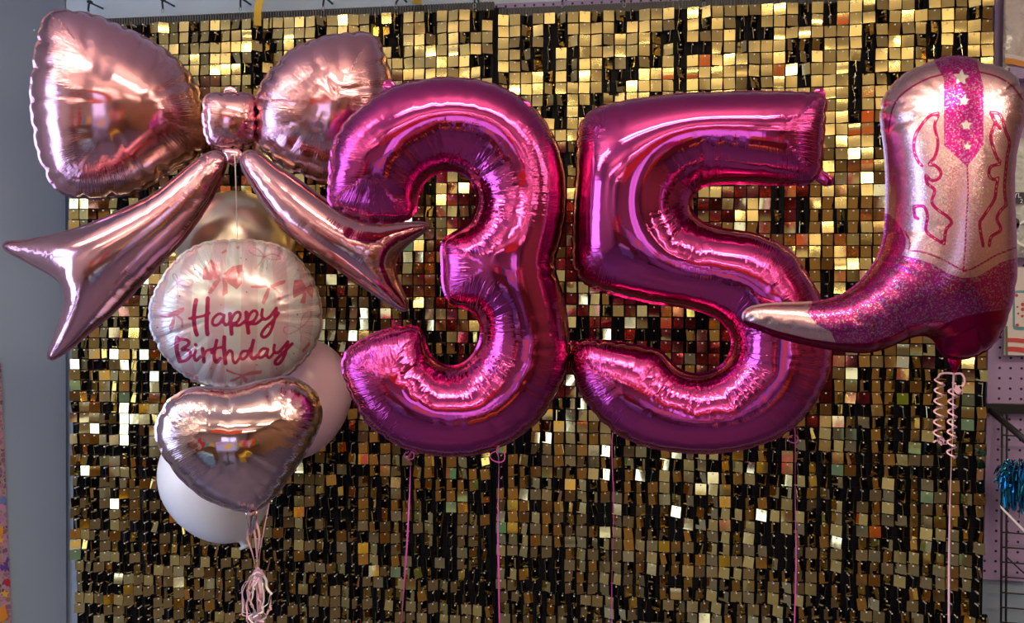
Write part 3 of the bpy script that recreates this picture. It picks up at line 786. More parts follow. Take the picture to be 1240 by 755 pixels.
S2 = 3.0206; S3 = 3.647
UP = [(1060,255),(1076,260),(1085,267),(1092,277),(1097,290),(1096,302),(1091,309),(1108,313),(1130,320),(1147,331),(1166,337),(1182,336),(1196,328),(1212,318),(1245,308)]
LOWER = UP+[(1250,460),(890,460),(890,330),(1040,330)]
SOLE = [(895,386),(915,392),(941,401),(982,411),(1018,416),(1050,416),(1078,408),(1104,394),(1130,396),(1146,391),(1165,384),(1190,379),(1245,370),(1245,470),(895,470)]
TOE = [(895,360),(985,360),(982,372),(977,379),(990,394),(1006,402),(1012,415),(1011,440),(895,440)]
STRAP = [(1126,60),(1134,80),(1143,95),(1143,176),(1171,202),(1191,176),(1191,105),(1184,78),(1180,60)]
def star(cx, cy, r, rot=0.0): return [(cx+q*math.sin(rot+math.pi*k/5), cy-q*math.cos(rot+math.pi*k/5)) for k in range(10) for q in ((r if k % 2 == 0 else r*0.42),)]
STARS = [star(1164,94,11.5,0.1), star(1167.5,122,8,0.1), star(1170,151.5,8.5), star(1171.5,177.5,6)]
LINES = [crop(l, 900, 50, S2) for l in (
    [(735,120),(680,135),(620,165),(570,205),(545,250),(535,300),(531,330)], [(862,112),(930,130),(985,165),(1022,215)],
    [(820,455),(822,560),(816,660),(812,755)], [(812,750),(808,800),(806,845)],
    [(712,263),(680,275),(650,310),(628,350),(625,400),(640,440),(654,456)], [(714,272),(700,310),(712,370),(702,420),(680,450),(702,455),(722,476),(718,500),(690,510),(668,490)],
    [(668,490),(672,520),(700,545),(690,590),(715,620),(745,640),(762,665),(742,690),(735,742)], [(624,605),(660,605),(674,640),(668,690),(690,715),(735,742)], [(624,605),(628,640),(640,650)],
    [(905,260),(920,300),(905,350),(925,420),(940,440)], [(905,260),(940,270),(960,330),(974,370),(966,420),(960,480),(956,540),(962,600)],
    [(938,450),(905,460),(899,490),(915,506),(932,500)], [(932,500),(925,540),(918,580),(880,640),(865,670),(878,750)], [(962,600),(940,622),(928,650),(942,690),(908,715),(900,748)],
    [(905,260),(912,280),(940,320)])]
LINES.append(crop([(730,85),(800,95),(880,125),(960,168),(1000,170),(1060,140),(1120,105),(1208,72)], 900, 280, S3))
LINES.append(crop([(712,0),(735,45),(730,85)], 900, 280, S3))
rs = random.Random(4)
STITCH = []
def dashes(pts, step, ln):
    Q = crom(pts, 10); s = np.concatenate([[0], np.cumsum(np.linalg.norm(np.diff(Q, axis=0), axis=1))]); t = 0
    while t+ln < s[-1]:
        STITCH.append([tuple(np.interp(v, s, Q[:, k]) for k in (0, 1)) for v in (t, t+ln)]); t += step
dashes([(1091,311),(1108,318),(1130,325),(1147,336),(1166,343),(1182,341),(1196,333),(1212,323),(1232,316)], 4.2, 2.3)
dashes([(981,380),(993,396),(1007,404),(1013,416)], 3.6, 1.8)
dashes([(1090,310),(1088,296),(1083,280)], 3.6, 1.8)
for l in LINES[4:8]+LINES[9:14]: dashes(l, 3.0, 0.9)
SPECKS = [crop([p], 900, 50, S2)[0] for p in ((692,190),(720,232),(700,280),(668,378),(642,400),(672,415),(646,450),(670,490),(705,350),(610,265),(905,160),(940,190),(965,150),(920,215),(945,220),(975,260),(940,330),(952,360),(935,450),(985,180),(890,190))]
def paint_boot(P, flat):
    d = {'lower': region(P, LOWER), 'sole': region(P, SOLE), 'toe': region(P, TOE), 'strap': region(P, STRAP)}
    s = np.full(len(P), 99.0)
    for q in STARS: s = np.minimum(s, region(P, q))
    d['stars'] = s
    d['lines'] = strokes(P, LINES, [1.1]*4+[2.0]*5+[2.0]*6+[1.1]*2)
    st = strokes(P, STITCH, 0.45)
    for x, y in SPECKS: st = np.minimum(st, np.hypot(P[:, 0]-x, P[:, 1]-y)-1.3)
    d['stitch'] = st
    return d
m_boot = mat('holographic_boot_foil', (0.7, 0.3, 0.4), 0.26, 1.0)
def _boot(m):
    low, sole, toe, strap = ink(m, 'lower'), ink(m, 'sole'), ink(m, 'toe'), ink(m, 'strap')
    pink, mag, dark = (0.66, 0.36, 0.40), (0.42, 0.03, 0.20), (0.32, 0.004, 0.06)
    c = mixc(m, low, pink, mag); c = mixc(m, toe, c, (0.70, 0.40, 0.42)); c = mixc(m, sole, c, dark); c = mixc(m, strap, c, (0.50, 0.02, 0.24))
    # holographic flakes: every cell of film tilts its own way and has its own tint
    tc = N(m, 'ShaderNodeTexCoord'); v = N(m, 'ShaderNodeTexVoronoi'); v.inputs['Scale'].default_value = 520; link(m, tc.outputs['Object'], v.inputs['Vector'])
    hs = N(m, 'ShaderNodeHueSaturation'); sp = N(m, 'ShaderNodeSeparateColor'); link(m, v.outputs['Color'], sp.inputs[0])
    fl = math_(m, 'SUBTRACT', 1.0, sole)
    tint = N(m, 'ShaderNodeCombineColor', mode='HSV'); link(m, sp.outputs[0], tint.inputs[0]); tint.inputs[1].default_value = 0.6; tint.inputs[2].default_value = 0.9
    pick = math_(m, 'MULTIPLY', math_(m, 'GREATER_THAN', sp.outputs[1], 0.72), math_(m, 'MULTIPLY', fl, 0.3))
    c = mixc(m, pick, c, tint.outputs[0])
    c = mixc(m, ink(m, 'lines'), c, (0.45, 0.02, 0.12)); c = mixc(m, ink(m, 'stitch', 0.4), c, (0.85, 0.62, 0.66)); c = mixc(m, ink(m, 'stars'), c, (0.9, 0.82, 0.78))
    link(m, c, bsdf(m).inputs['Base Color'])
    # flake tilt as a normal offset
    geo = N(m, 'ShaderNodeNewGeometry')
    off = N(m, 'ShaderNodeVectorMath', operation='SUBTRACT'); link(m, v.outputs['Color'], off.inputs[0]); off.inputs[1].default_value = (0.5, 0.5, 0.5)
    sc = N(m, 'ShaderNodeVectorMath', operation='SCALE'); link(m, off.outputs[0], sc.inputs[0]); link(m, math_(m, 'MULTIPLY', fl, 0.09), sc.inputs['Scale'])
    ad = N(m, 'ShaderNodeVectorMath', operation='ADD'); link(m, geo.outputs['Normal'], ad.inputs[0]); link(m, sc.outputs[0], ad.inputs[1])
    nm = N(m, 'ShaderNodeVectorMath', operation='NORMALIZE'); link(m, ad.outputs[0], nm.inputs[0]); link(m, nm.outputs[0], bsdf(m).inputs['Normal'])
_boot(m_boot)
ebt = empty('boot_balloon', at(1155, 434, YBOOT), 'pink and magenta glittery foil balloon shaped like a cowboy boot', 'balloon')
foil('body', BOOT, YBOOT, m_boot, ebt, h=2.2, hc=8.0, paint=paint_boot, face=0.2, fine_steps=140, pleat=28.0)

# ------------------------------------------------------------------ latex balloons
def latex(label, u, v, y, r_px, m, axis, stretch=1.12):
    c = at(u, v, y); r = r_px*mpp(u, v, y)
    e = empty('latex_balloon', c, label, 'balloon', 'round latex balloons')
    prof = []
    for k in range(25):
        t = math.pi*k/24*0.955
        rr = r*math.sin(t)*(1-0.10*max(0, -math.cos(t))**1.5*0.8); zz = r*math.cos(t)*(stretch if math.cos(t) > 0 else stretch*1.16)
        prof.append((rr, zz))
    zz = prof[-1][1]; prof += [(r*0.075, zz-0.03*r), (r*0.06, zz-0.10*r), (r*0.085, zz-0.15*r)]
    n = 40; R = Vector((0, 0, 1)).rotation_difference(Vector(axis).normalized()).to_matrix()
    V = [R @ Vector((a*math.cos(2*math.pi*k/n), a*math.sin(2*math.pi*k/n), b)) for a, b in prof for k in range(n)]
    F = [(i*n+k, (i+1)*n+k, (i+1)*n+(k+1) % n, i*n+(k+1) % n) for i in range(len(prof)-1) for k in range(n)]
    mesh_obj('body', V, F, m, e)
    zb = prof[-1][1]; mb = MB()
    ring = [R @ Vector((r*0.085*math.cos(t), r*0.085*math.sin(t), zb)) for t in np.linspace(0, 2*math.pi, 17)]
    tube_mb(ring, r*0.03, 6, mb).build('lip', m, e, True)
    return e
m_lgold = mat('chrome_champagne_latex', (0.74, 0.60, 0.47), 0.28, 0.9)
m_lpink = mat('pink_latex', (0.80, 0.50, 0.60), 0.28, 0.0, Subsurface_Weight=0.25, Subsurface_Scale=0.03)
m_lwhite = mat('white_latex', (0.86, 0.85, 0.88), 0.3, 0.0, Subsurface_Weight=0.25, Subsurface_Scale=0.03)
latex('champagne chrome latex balloon behind the round birthday balloon', 287, 304, -0.172, 69, m_lgold, (0.0, -0.1, 1), 1.05)
latex('light pink latex balloon behind the heart, beside the three', 364, 478, -0.19, 61, m_lpink, (0.18, 0.0, 1))
latex('white latex balloon behind the heart, lowest of the bunch', 261, 577, -0.27, 64, m_lwhite, (-0.45, 0.0, 1))
# ------------------------------------------------------------------ tabs, ribbons and strings
def px3(pts, y): return [Vector(at(u, v, y if not callable(y) else y(u, v))) for u, v in pts]
def rel(parent, P): return [p-parent.location for p in P]
def ribbon(parent, pts, y, width_px, m, name='ribbon', twist=0.0):
    P = crom(px3(pts, y) if not hasattr(pts[0], 'z') else pts, 8); s = mpp(*pts[0][:2], y) if not callable(y) else 0.0017
    mb = ribbon_mb(rel(parent, [Vector(p) for p in P]), width_px*s, 0.0005, lambda t, d: (math.cos(twist*t), math.sin(twist*t), 0.05))
    return mb.build(name, m, parent, False)
def tab(parent, pts, y, m, name='valve_tab', t=0.004):
    """small flat foil tag with a puffed middle"""
    P = [p-parent.location for p in px3(pts, y)]; n = len(P); c = sum(P, Vector())/n; V = []; F = []
    for sgn in (-1, 1):
        for f, dy in ((1.0, 0.0006), (0.82, t*0.35), (0.45, t*0.5)):
            V += [tuple(c+(p-c)*f+Vector((0, sgn*dy, 0))) for p in P]
        V.append(tuple(c+Vector((0, sgn*t*0.55, 0))))
    for b, fl in ((0, False), (3*n+1, True)):
        g = []
        for r in range(2):
            for i in range(n): g.append((b+r*n+i, b+r*n+(i+1) % n, b+(r+1)*n+(i+1) % n, b+(r+1)*n+i))
        g += [(b+2*n+i, b+2*n+(i+1) % n, b+3*n) for i in range(n)]
        F += [f[::-1] if fl else f for f in g]
    F += [(i, 3*n+1+i, 3*n+1+(i+1) % n, (i+1) % n) for i in range(n)]
    return mesh_obj(name, V, F, m, parent, True)
def oval(cx, cy, rx, ry, rot=0, n=14): return [(cx+rx*math.cos(t)*math.cos(rot)-ry*math.sin(t)*math.sin(rot), cy+rx*math.cos(t)*math.sin(rot)+ry*math.sin(t)*math.cos(rot)) for t in (2*math.pi*k/n for k in range(n))]
tab(e3, [(462,104),(465,98),(471,96),(477,99),(482,107),(478,113),(468,112)], Y3, m_mag)
tab(e3, [(630,126),(634,122),(641,123),(644,129),(640,134)], Y3, m_mag)
tab(e5, [(982,208),(990,202),(1002,210),(1010,217),(1008,225),(998,226),(988,219)], Y5, m_mag, t=0.012)
tab(e5, [(984,112),(988,107),(997,107),(1000,113),(998,124),(990,122)], Y5, m_mag)
tab(eb, [(270,114),(272,106),(279,104),(286,107),(288,114)], YBOW-0.07, m_rose)
# number strings hanging down out of the picture
ribbon(e3, [(499,546),(494,557),(497,566),(494,640),(490,700),(486,760),(480,860)], Y3, 2.2, m_ribbon_mag, twist=6)
ribbon(e3, [(604,540),(602,548),(604,562),(603,640),(604,700),(605,770),(606,860)], Y3, 2.2, m_ribbon_mag, twist=5)
ribbon(e5, [(742,524),(741,545),(743,620),(741,700),(741,780),(741,860)], Y5, 1.3, m_ribbon_mag, twist=3)
ribbon(e5, [(962,516),(963,535),(963,600),(964,680),(962,760),(961,860)], Y5, 1.6, m_ribbon_mag, twist=4)
for par, y, c, r in ((e3, Y3, (497, 552), 6), (e3, Y3, (605, 553), 9), (e5, Y5, (962, 532), 6)):
    ribbon(par, [(c[0]+r*math.cos(t)*(1-0.3*math.cos(t)), c[1]+r*0.8*math.sin(t)) for t in np.linspace(-1.2, 4.4, 9)], y-0.004, 1.3, m_ribbon_mag, 'ribbon_bow')
# white string from the bow knot down behind the birthday balloon
ribbon(eb, [(284,184),(285,205),(286,240),(287,275),(288,300)], -0.35, 1.4, m_ribbon_white, 'string', 2)
tab(eb, [(268,181),(276,179),(290,181),(296,188),(290,197),(281,200),(273,196)], YBOW-0.09, m_rose, 'gathered_neck', 0.01)
# heart: gathered neck and bundle of curling ribbons
tab(eh, [(296,617),(304,620),(312,617),(311,627),(308,640),(304,652),(301,640),(298,626)], -0.56, m_heart, 'neck', 0.006)
rr = random.Random(9)
bundle = empty('ribbon_bundle', at(314, 760, -0.555), 'bundle of curled pale pink ribbons hanging below the heart balloon', 'ribbon')
def free(parent, P3, w, m, name, tw=0.0):
    P = crom(P3, 6); return ribbon_mb([Vector(p)-parent.location for p in P], w, 0.0005, lambda t, d: (math.cos(tw*t), math.sin(tw*t), 0.1)).build(name, m, parent, False)
sB = mpp(314, 700, -0.555)
for a in ([(304,626),(309,650),(311,675),(312,700)], [(308,625),(314,648),(312,672),(310,697)], [(302,634),(300,652),(306,672),(311,696)], [(326,610),(320,640),(315,668),(312,696)]):
    ribbon(bundle, a, -0.555, 2.6 if a[0][0] < 320 else 1.3, m_ribbon_pink, 'ribbon', 2.5)
for k in range(13):
    x0 = 311+rr.uniform(-4, 4); amp = rr.uniform(6, 17); sd = rr.choice((-1, 1)); L = rr.uniform(50, 95); y0 = -0.555+rr.uniform(-0.02, 0.01)
    P = []
    for q in range(14):
        t = q/13; u = x0+sd*amp*math.sin(t*math.pi*rr.uniform(0.95, 1.25))+rr.uniform(-1.5, 1.5)+(x0-311)*t*1.5
        P.append(Vector(at(u, 694+L*t+6*math.sin(t*9+k), y0+0.016*math.sin(t*7+k*1.3))))
    free(bundle, P, rr.uniform(1.8, 3.0)*sB, (m_ribbon_pink, m_ribbon_white)[k % 2], 'curl', rr.uniform(2, 7))
for k in range(3):
    P = [Vector(at(312+k*2-2+3*math.sin(t*3+k), 690+t*190, -0.555+0.003*k)) for t in np.linspace(0, 1, 8)]
    free(bundle, P, 2.0*sB, m_ribbon_pink, 'ribbon', 4)
tube_mb([(bundle.location*0+p-bundle.location) for p in [Vector(at(312+5*math.cos(t), 697+3*math.sin(t), -0.555+0.006*math.sin(t))) for t in np.linspace(0, 6.28, 13)]], 0.0022, 6).build('knot', m_ribbon_pink, bundle, True)
# boot: neck, curled ribbon, straight tail
tab(ebt, [(1146,430),(1156,433),(1166,430),(1163,441),(1159,449),(1157,456),(1153,449),(1149,441)], YBOOT, mat('boot_neck_foil', (0.34, 0.004, 0.06), 0.2, 1.0), 'neck', 0.008)
sT = mpp(1150, 500, YBOOT)
def coil(u0, v0, v1, r, turns, y, ph, drift=0.0):
    P = []
    for q in range(int(turns*12)+1):
        t = q/(turns*12); a = 2*math.pi*turns*t+ph
        c = Vector(at(u0+drift*t, v0+(v1-v0)*t, y)); P.append(c+Vector((r*sT*math.cos(a), r*sT*math.sin(a), 0)))
    return P
lead = [Vector(at(u, v, YBOOT-0.004)) for u, v in ((1155,453),(1148,452),(1139,453),(1136,457))]
free(ebt, lead+coil(1138, 460, 537, 5.0, 6.0, YBOOT-0.004, 2.6, -2), 2.2*sT, m_ribbon_pink, 'curled_ribbon')
lead = [Vector(at(u, v, YBOOT-0.008)) for u, v in ((1156,453),(1164,453),(1168,460),(1166,467),(1159,468))]
free(ebt, lead+coil(1154, 470, 556, 4.6, 7.0, YBOOT-0.004, 0.5, -2), 2.2*sT, m_ribbon_pink, 'curled_ribbon')
free(ebt, [Vector(at(u, v, YBOOT)) for u, v in ((1155,452),(1154,480),(1154,520),(1152,560),(1150,620),(1149,690),(1149,770),(1149,860))], 2.4*sT, m_ribbon_pink, 'ribbon', 3)
free(ebt, [Vector(at(1141+5*math.cos(t), 534+4*math.sin(t*1.3), YBOOT-0.006)) for t in np.linspace(0, 12, 22)], 1.6*sT, m_ribbon_pink, 'ribbon_curl')
free(ebt, [Vector(at(1160+5*math.cos(t), 472+5*math.sin(t*1.2), YBOOT-0.012)) for t in np.linspace(0, 12, 22)], 1.6*sT, m_ribbon_pink, 'ribbon_curl')

# ------------------------------------------------------------------ gold ribbon ends hanging above the wall
m_goldrib = mat('gold_ribbon', (0.50, 0.33, 0.04), 0.35, 0.6)
def loose(name, pts, y, wpx, m, label, cat, tw=0.6):
    e = empty(name, at(*pts[-1], y), label, cat); s = mpp(*pts[0], y)
    ribbon_mb([Vector(p)-e.location for p in crom(px3(pts, y), 8)], wpx*s, 0.0012, lambda t, d: (math.cos(tw*t), math.sin(tw*t), 0)).build('strip', m, e, False); return e
loose('ribbon_end', [(326,-225),(322,-120),(318,-30),(317,-12),(314,3),(312,14),(312,31)], -0.035, 8.5, m_goldrib, 'yellow gold ribbon end hanging over the wall top left of centre', 'ribbon')
loose('ribbon_end', [(500,-225),(502,-120),(503,-30),(504,-12),(505,5)], -0.035, 12, m_goldrib, 'short gold ribbon end at the top edge above the three', 'ribbon')

# ------------------------------------------------------------------ right edge: pegboard upright, packets, bracket, wire rack, tinsel
YP = WB-0.004
up = MB(); a = at(1205, 0, YP-0.01); b = at(1211, 0, YP-0.01)
sp_ = MB().box(((a[0]+b[0])/2, YP-0.005, 1.65), (b[0]-a[0], 0.012, 1.55)).build('trim_1', m_lilac_plain); tag(sp_, kind='structure')
def packet(name, u0, v0, u1, v1, y, m, label, cat, bulge=0.012):
    """soft flat bag: a pillow shaped mesh"""
    A = at(u0, v0, y); B = at(u1, v1, y); e = empty(name, ((A[0]+B[0])/2, y, min(A[2], B[2])), label, cat)
    wx, hz = abs(B[0]-A[0]), abs(A[2]-B[2]); n, k = 12, 14; V = []; F = []; q = random.Random(len(label))
    for sgn in (-1, 1):
        for j in range(k+1):
            for i in range(n+1):
                s, t = i/n, j/k; d = min(s, 1-s, t, 1-t)*2
                yy = sgn*(0.001+bulge*math.sqrt(max(d, 0))*(0.8+0.35*math.sin(9*s+5*t*q.uniform(0.95, 1.05))*math.sin(7*t+2)))
                V.append((-wx/2+wx*s, yy, hz*t))
    m_ = (n+1)*(k+1)
    for sgn in (0, 1):
        for j in range(k):
            for i in range(n):
                f = (j*(n+1)+i, j*(n+1)+i+1, (j+1)*(n+1)+i+1, (j+1)*(n+1)+i); f = tuple(x+sgn*m_ for x in f); F.append(f if sgn == 0 else f[::-1])
    ring = [i for i in range(n+1)]+[j*(n+1)+n for j in range(1, k+1)]+[k*(n+1)+i for i in range(n-1, -1, -1)]+[j*(n+1) for j in range(k-1, 0, -1)]
    for x in range(len(ring)):
        p_, r_ = ring[x], ring[(x+1) % len(ring)]; F.append((p_, p_+m_, r_+m_, r_))
    mesh_obj('bag', V, F, m, e); return e, wx, hz
def bag_mat(name, col, rough=0.25):
    m = mat(name, col, rough, 0.0, Coat_Weight=0.8, Coat_Roughness=0.1); noise_bump(m, 60, 1.0, 0.010, 4.0); return m
def arc_print(e, y, cu, cv, r, wpx, a0, a1, m, name='printed_arc'):
    s = mpp(cu, cv, y); P = [(cu+q*math.cos(t), cv-q*math.sin(t)) for q, ts in ((r+wpx/2, np.linspace(a0, a1, 12)), (r-wpx/2, np.linspace(a1, a0, 12))) for t in ts]
    W3 = px3(P, y); MB().prism([(p.x-e.location.x, p.z-e.location.z) for p in W3], y-e.location.y-0.0005, y-e.location.y+0.0005).build(name, m, e)
m_or, m_red, m_dk, m_teal = mat('print_orange', (0.6, 0.22, 0.02), 0.5), mat('print_red', (0.5, 0.05, 0.05), 0.5), mat('print_dark', (0.03, 0.03, 0.05), 0.5), mat('print_teal', (0.10, 0.28, 0.33), 0.5)
DEFER = []
e_, wx, hz = packet('balloon_packet', 1216, -14, 1262, 88, YP-0.03, bag_mat('clear_bag_silver', (0.55, 0.46, 0.42)), 'clear bagged packet with orange arc, top right corner', 'packet')
DEFER.append(e_)
e_, wx, hz = packet('balloon_packet', 1225, 168, 1262, 312, YP-0.03, bag_mat('clear_bag_pale', (0.50, 0.52, 0.48)), 'pale bagged packet with a dark band beside the boot shaft', 'packet')
Wp = px3([(1226,233),(1256,233),(1256,246),(1226,246)], YP-0.047); MB().prism([(p.x-e_.location.x, p.z-e_.location.z) for p in Wp][::-1], -0.0172, -0.0165).build('printed_band', m_dk, e_)
for txt, u, v, sz in (('YL', 1227, 239.5, 8), ('2', 1235, 246, 7)):
    cu = bpy.data.curves.new('printed_text', 'FONT'); cu.body = txt; cu.size = sz*mpp(1230, 240, YP); cu.extrude = 0.0002; cu.materials.append(m_white)
    tmp = bpy.data.objects.new('tmp', cu); COL.objects.link(tmp); bpy.context.view_layer.update()
    me = bpy.data.meshes.new_from_object(tmp.evaluated_get(bpy.context.evaluated_depsgraph_get())); bpy.data.objects.remove(tmp)
    to = link_obj('printed_text', me, e_); to.location = Vector(at(u, v, YP-0.049))-e_.location; to.rotation_euler = (math.pi/2, 0, 0)
arc_print(e_, YP-0.047, 1243, 283, 15, 3, 0, 6.28, m_white); arc_print(e_, YP-0.047, 1227, 271, 4, 8, 0, 6.28, m_dk, 'printed_dot')
m_card = mat('white_card', (0.62, 0.55, 0.53), 0.4)
A = at(1218, 324, YP-0.02); B = at(1262, 431, YP-0.02)
card = empty('party_card', ((A[0]+B[0])/2, YP-0.02, B[2]), 'white card packet with teal framed panel and two red arcs, below the boot heel side', 'packet')
MB().box((0, 0, (A[2]-B[2])/2), (B[0]-A[0], 0.006, A[2]-B[2])).build('card', m_card, card)
def rrect(u0, v0, u1, v1, r, n=5): return [(cx_+r*math.cos(t), cy_+r*math.sin(t)) for cx_, cy_, a in ((u1-r, v1-r, 0), (u0+r, v1-r, 1), (u0+r, v0+r, 2), (u1-r, v0+r, 3)) for t in np.linspace(a*math.pi/2, (a+1)*math.pi/2, n)]
def flat_print(e, pts, y, m, name):
    W3 = px3(pts, y); MB().prism([(p.x-e.location.x, p.z-e.location.z) for p in W3], y-e.location.y-0.0004, y-e.location.y+0.0004).build(name, m, e)
flat_print(DEFER[0], [(1217,70),(1227,71),(1245,76),(1264,86),(1264,93),(1245,83),(1227,78),(1217,77)][::-1], YP-0.044, m_or, 'printed_band')
flat_print(DEFER[0], [(1217,65),(1227,66),(1245,71),(1264,81),(1264,86),(1245,76),(1227,71),(1217,70)][::-1], YP-0.044, m_card, 'printed_band')
flat_print(card, rrect(1226.5, 352, 1258, 400, 5), YP-0.0236, m_teal, 'panel_frame'); flat_print(card, rrect(1229, 355, 1256, 396, 3), YP-0.0245, m_card, 'panel')
for (u, v, r) in ((1231,358,2),(1232,394,2),(1238.5,369,2.2),(1238.5,375,2.2),(1232,372,1.3),(1233,380,1.3),(1238,383,1.6)): flat_print(card, oval(u, v, r, r, 0, 10), YP-0.0254, m_red, 'printed_flower')
arc_print(card, YP-0.0238, 1224, 500, 88, 5, 1.1, 1.62, m_red); arc_print(card, YP-0.0238, 1224, 500, 77, 6, 1.1, 1.62, m_red)
m_foil_edge = mat('card_edge_green', (0.15, 0.2, 0.12), 0.3, 0.5); flat_print(card, [(1217.5,395),(1220,395),(1220.5,431),(1217.5,431)], YP-0.0238, m_foil_edge, 'edge_strip')
# ledge
A = at(1213, 92, YP); lg = MB().box((A[0]+0.06, YP-0.02, A[2]-0.004), (0.12, 0.04, 0.028)).build('peg_ledge', m_lilac_plain); tag(lg, 'lilac ledge below the top right packet', 'ledge')
# bracket and wire rack
A = at(1197, 494, YP); rk = empty('wire_rack', at(1216, 755, YP-0.03), 'black wire rack with a sloping bracket at the lower right edge', 'rack')
o_ = rk.location
def W(u, v, y): return Vector(at(u, v, y))-o_
sR = mpp(1216, 600, YP)
MB().box((W(1222, 495, YP-0.012)), (0.115, 0.02, 11*sR)).build('crossbar', m_black, rk)
MB().bar(W(1199, 497, YP-0.02), W(1243, 535, YP-0.16), 0.0075, 10).build('bracket_arm', m_black, rk, True)
for u in (1213.5, 1219.5):
    MB().bar(W(u, 500, YP-0.03), W(u-2, 860, YP-0.03), 0.0026, 8).build('upright_rod', m_black, rk, True)
for v in (528, 646, 664, 682, 700, 719, 737, 755, 773):
    MB().bar(W(1213, v-1, YP-0.035), W(1262, v+3, YP-0.035), 0.0019, 8).build('cross_wire', m_black, rk, True)
MB().bar(W(1219, 675, YP-0.036), W(1250, 704, YP-0.036), 0.0019, 8).build('brace_wire', m_black, rk, True)
# blue tinsel
m_tin = mat('blue_tinsel_foil', (0.02, 0.22, 0.42), 0.15, 1.0)
tz = at(1234, 632, YP-0.10); ts = empty('tinsel_bunch', tz, 'shiny blue tinsel bunch hanging on the wire rack', 'tinsel'); mb = MB(); q = random.Random(2)
for k in range(260):
    u, v = q.uniform(1216, 1262), q.uniform(556, 575); L = q.uniform(18, 52); lean = q.uniform(-9, 5); y0 = YP-0.10+q.uniform(-0.035, 0.035); P = []
    if k < 30: u, v, L, lean = q.uniform(1216, 1226), q.uniform(560, 585), q.uniform(4, 12), q.uniform(-14, -8)
    for j in range(5):
        t = j/4; P.append(Vector(at(u+lean*t+q.uniform(-1, 1), v+L*t*t+2*t+q.uniform(-1, 1), y0+q.uniform(-0.004, 0.004)))-ts.location)
    a_ = q.uniform(0, 3); ribbon_mb(P, 0.0035, 0.0003, lambda t, d: (math.cos(a_+2*t), math.sin(a_+2*t), 0), mb)
to = mb.build('strands', m_tin, ts, False); tag(to, kind='stuff')
flat_print(ts, [(1211,612),(1240,641),(1240,645),(1212,616)], YP-0.145, m_white, 'paper_band')

# ------------------------------------------------------------------ left edge: poster on the angled wall
def wall_left_pt(u, v, off=0.008):
    """point of the angled wall (front side) seen at a pixel"""
    nrm = np.array([math.sin(ang), -math.cos(ang), 0]); p0 = np.array([xc, WB, 0])+nrm*off
    d = ((u-IW/2)/FPX)*Rm[0]-((v-IH/2)/FPX)*Rm[1]+Rm[2]
    return Vector(Cp+d*(((p0-Cp) @ nrm)/(d @ nrm)))
m_post = mat('doodle_poster', (0.5, 0.25, 0.25), 0.45)
def _post(m):
    tc = N(m, 'ShaderNodeTexCoord'); v = N(m, 'ShaderNodeTexVoronoi'); v.inputs['Scale'].default_value = 75; link(m, tc.outputs['Object'], v.inputs['Vector'])
    sp = N(m, 'ShaderNodeSeparateColor'); link(m, v.outputs['Color'], sp.inputs[0])
    hv = N(m, 'ShaderNodeCombineColor', mode='HSV'); link(m, math_(m, 'ADD', math_(m, 'MULTIPLY', sp.outputs[0], 0.45), 0.82), hv.inputs[0]); hv.inputs[1].default_value = 0.62; link(m, math_(m, 'ADD', math_(m, 'MULTIPLY', sp.outputs[1], 0.35), 0.12), hv.inputs[2])
    e = N(m, 'ShaderNodeTexVoronoi', feature='DISTANCE_TO_EDGE'); e.inputs['Scale'].default_value = 75; link(m, tc.outputs['Object'], e.inputs['Vector'])
    link(m, mixc(m, math_(m, 'LESS_THAN', e.outputs['Distance'], 0.07), hv.outputs[0], (0.30, 0.25, 0.22)), bsdf(m).inputs['Base Color'])
_post(m_post)
B0, B1 = wall_left_pt(1, 440), wall_left_pt(14, 756); C0 = wall_left_pt(-60, 440); C1 = wall_left_pt(-50, 756)
ndir = Vector((math.sin(ang), -math.cos(ang), 0))
pst = empty('doodle_poster', B1, 'poster full of colourful doodles at the left edge of the grey wall', 'poster')
Vp = [B0, B1+(B1-B0)*0.25, C1+(C1-C0)*0.25, C0]; Vp = [p-pst.location for p in Vp]
mesh_obj('sheet', [tuple(p) for p in Vp]+[tuple(p-ndir*0.004) for p in Vp], [(0, 3, 2, 1), (4, 5, 6, 7), (0, 1, 5, 4), (1, 2, 6, 5), (2, 3, 7, 6), (3, 0, 4, 7)], m_post, pst, False)
def doodle(pts, m, name):
    P = [wall_left_pt(u, v, 0.0095)-pst.location for u, v in pts]; n = len(P)
    mesh_obj(name, [tuple(p) for p in P]+[tuple(p-ndir*0.0012) for p in P], [tuple(range(n))[::-1], tuple(range(n, 2*n))]+[(i, (i+1) % n, n+(i+1) % n, n+i) for i in range(n)], m, pst, False)
m_pur, m_yel, m_blu, m_cher = mat('doodle_purple', (0.10, 0.03, 0.28), 0.5), mat('doodle_yellow', (0.62, 0.33, 0.04), 0.5), mat('doodle_blue', (0.10, 0.16, 0.38), 0.5), mat('doodle_cherry', (0.42, 0.01, 0.03), 0.5)
doodle(oval(4, 606, 4, 5), m_blu, 'balloon_doodle'); doodle([(1,683),(5,686),(9,674),(11,678),(9,684),(10,691),(6,689),(2,692),(0,688)], m_pur, 'butterfly_doodle')
doodle(oval(9, 706, 3.5, 4.5), m_cher, 'cherry_doodle'); doodle(star(6, 720, 6), m_yel, 'star_doodle'); doodle([(0,738),(6,732),(8,742),(10,748),(3,754),(0,754)], m_or, 'letter_doodle'); doodle([(0,640),(4,636),(4,648),(0,652)], m_or, 'swirl_doodle'); doodle(star(1, 655, 5), m_yel, 'star_doodle')
# small nail in the wall
np_ = wall_left_pt(41, 37, 0.004); nl = MB().bar(np_, np_+ndir*0.006, 0.002, 8).build('wall_pin', m_white, None, True); tag(nl, 'tiny pale pin in the grey wall beside the bow', 'pin')
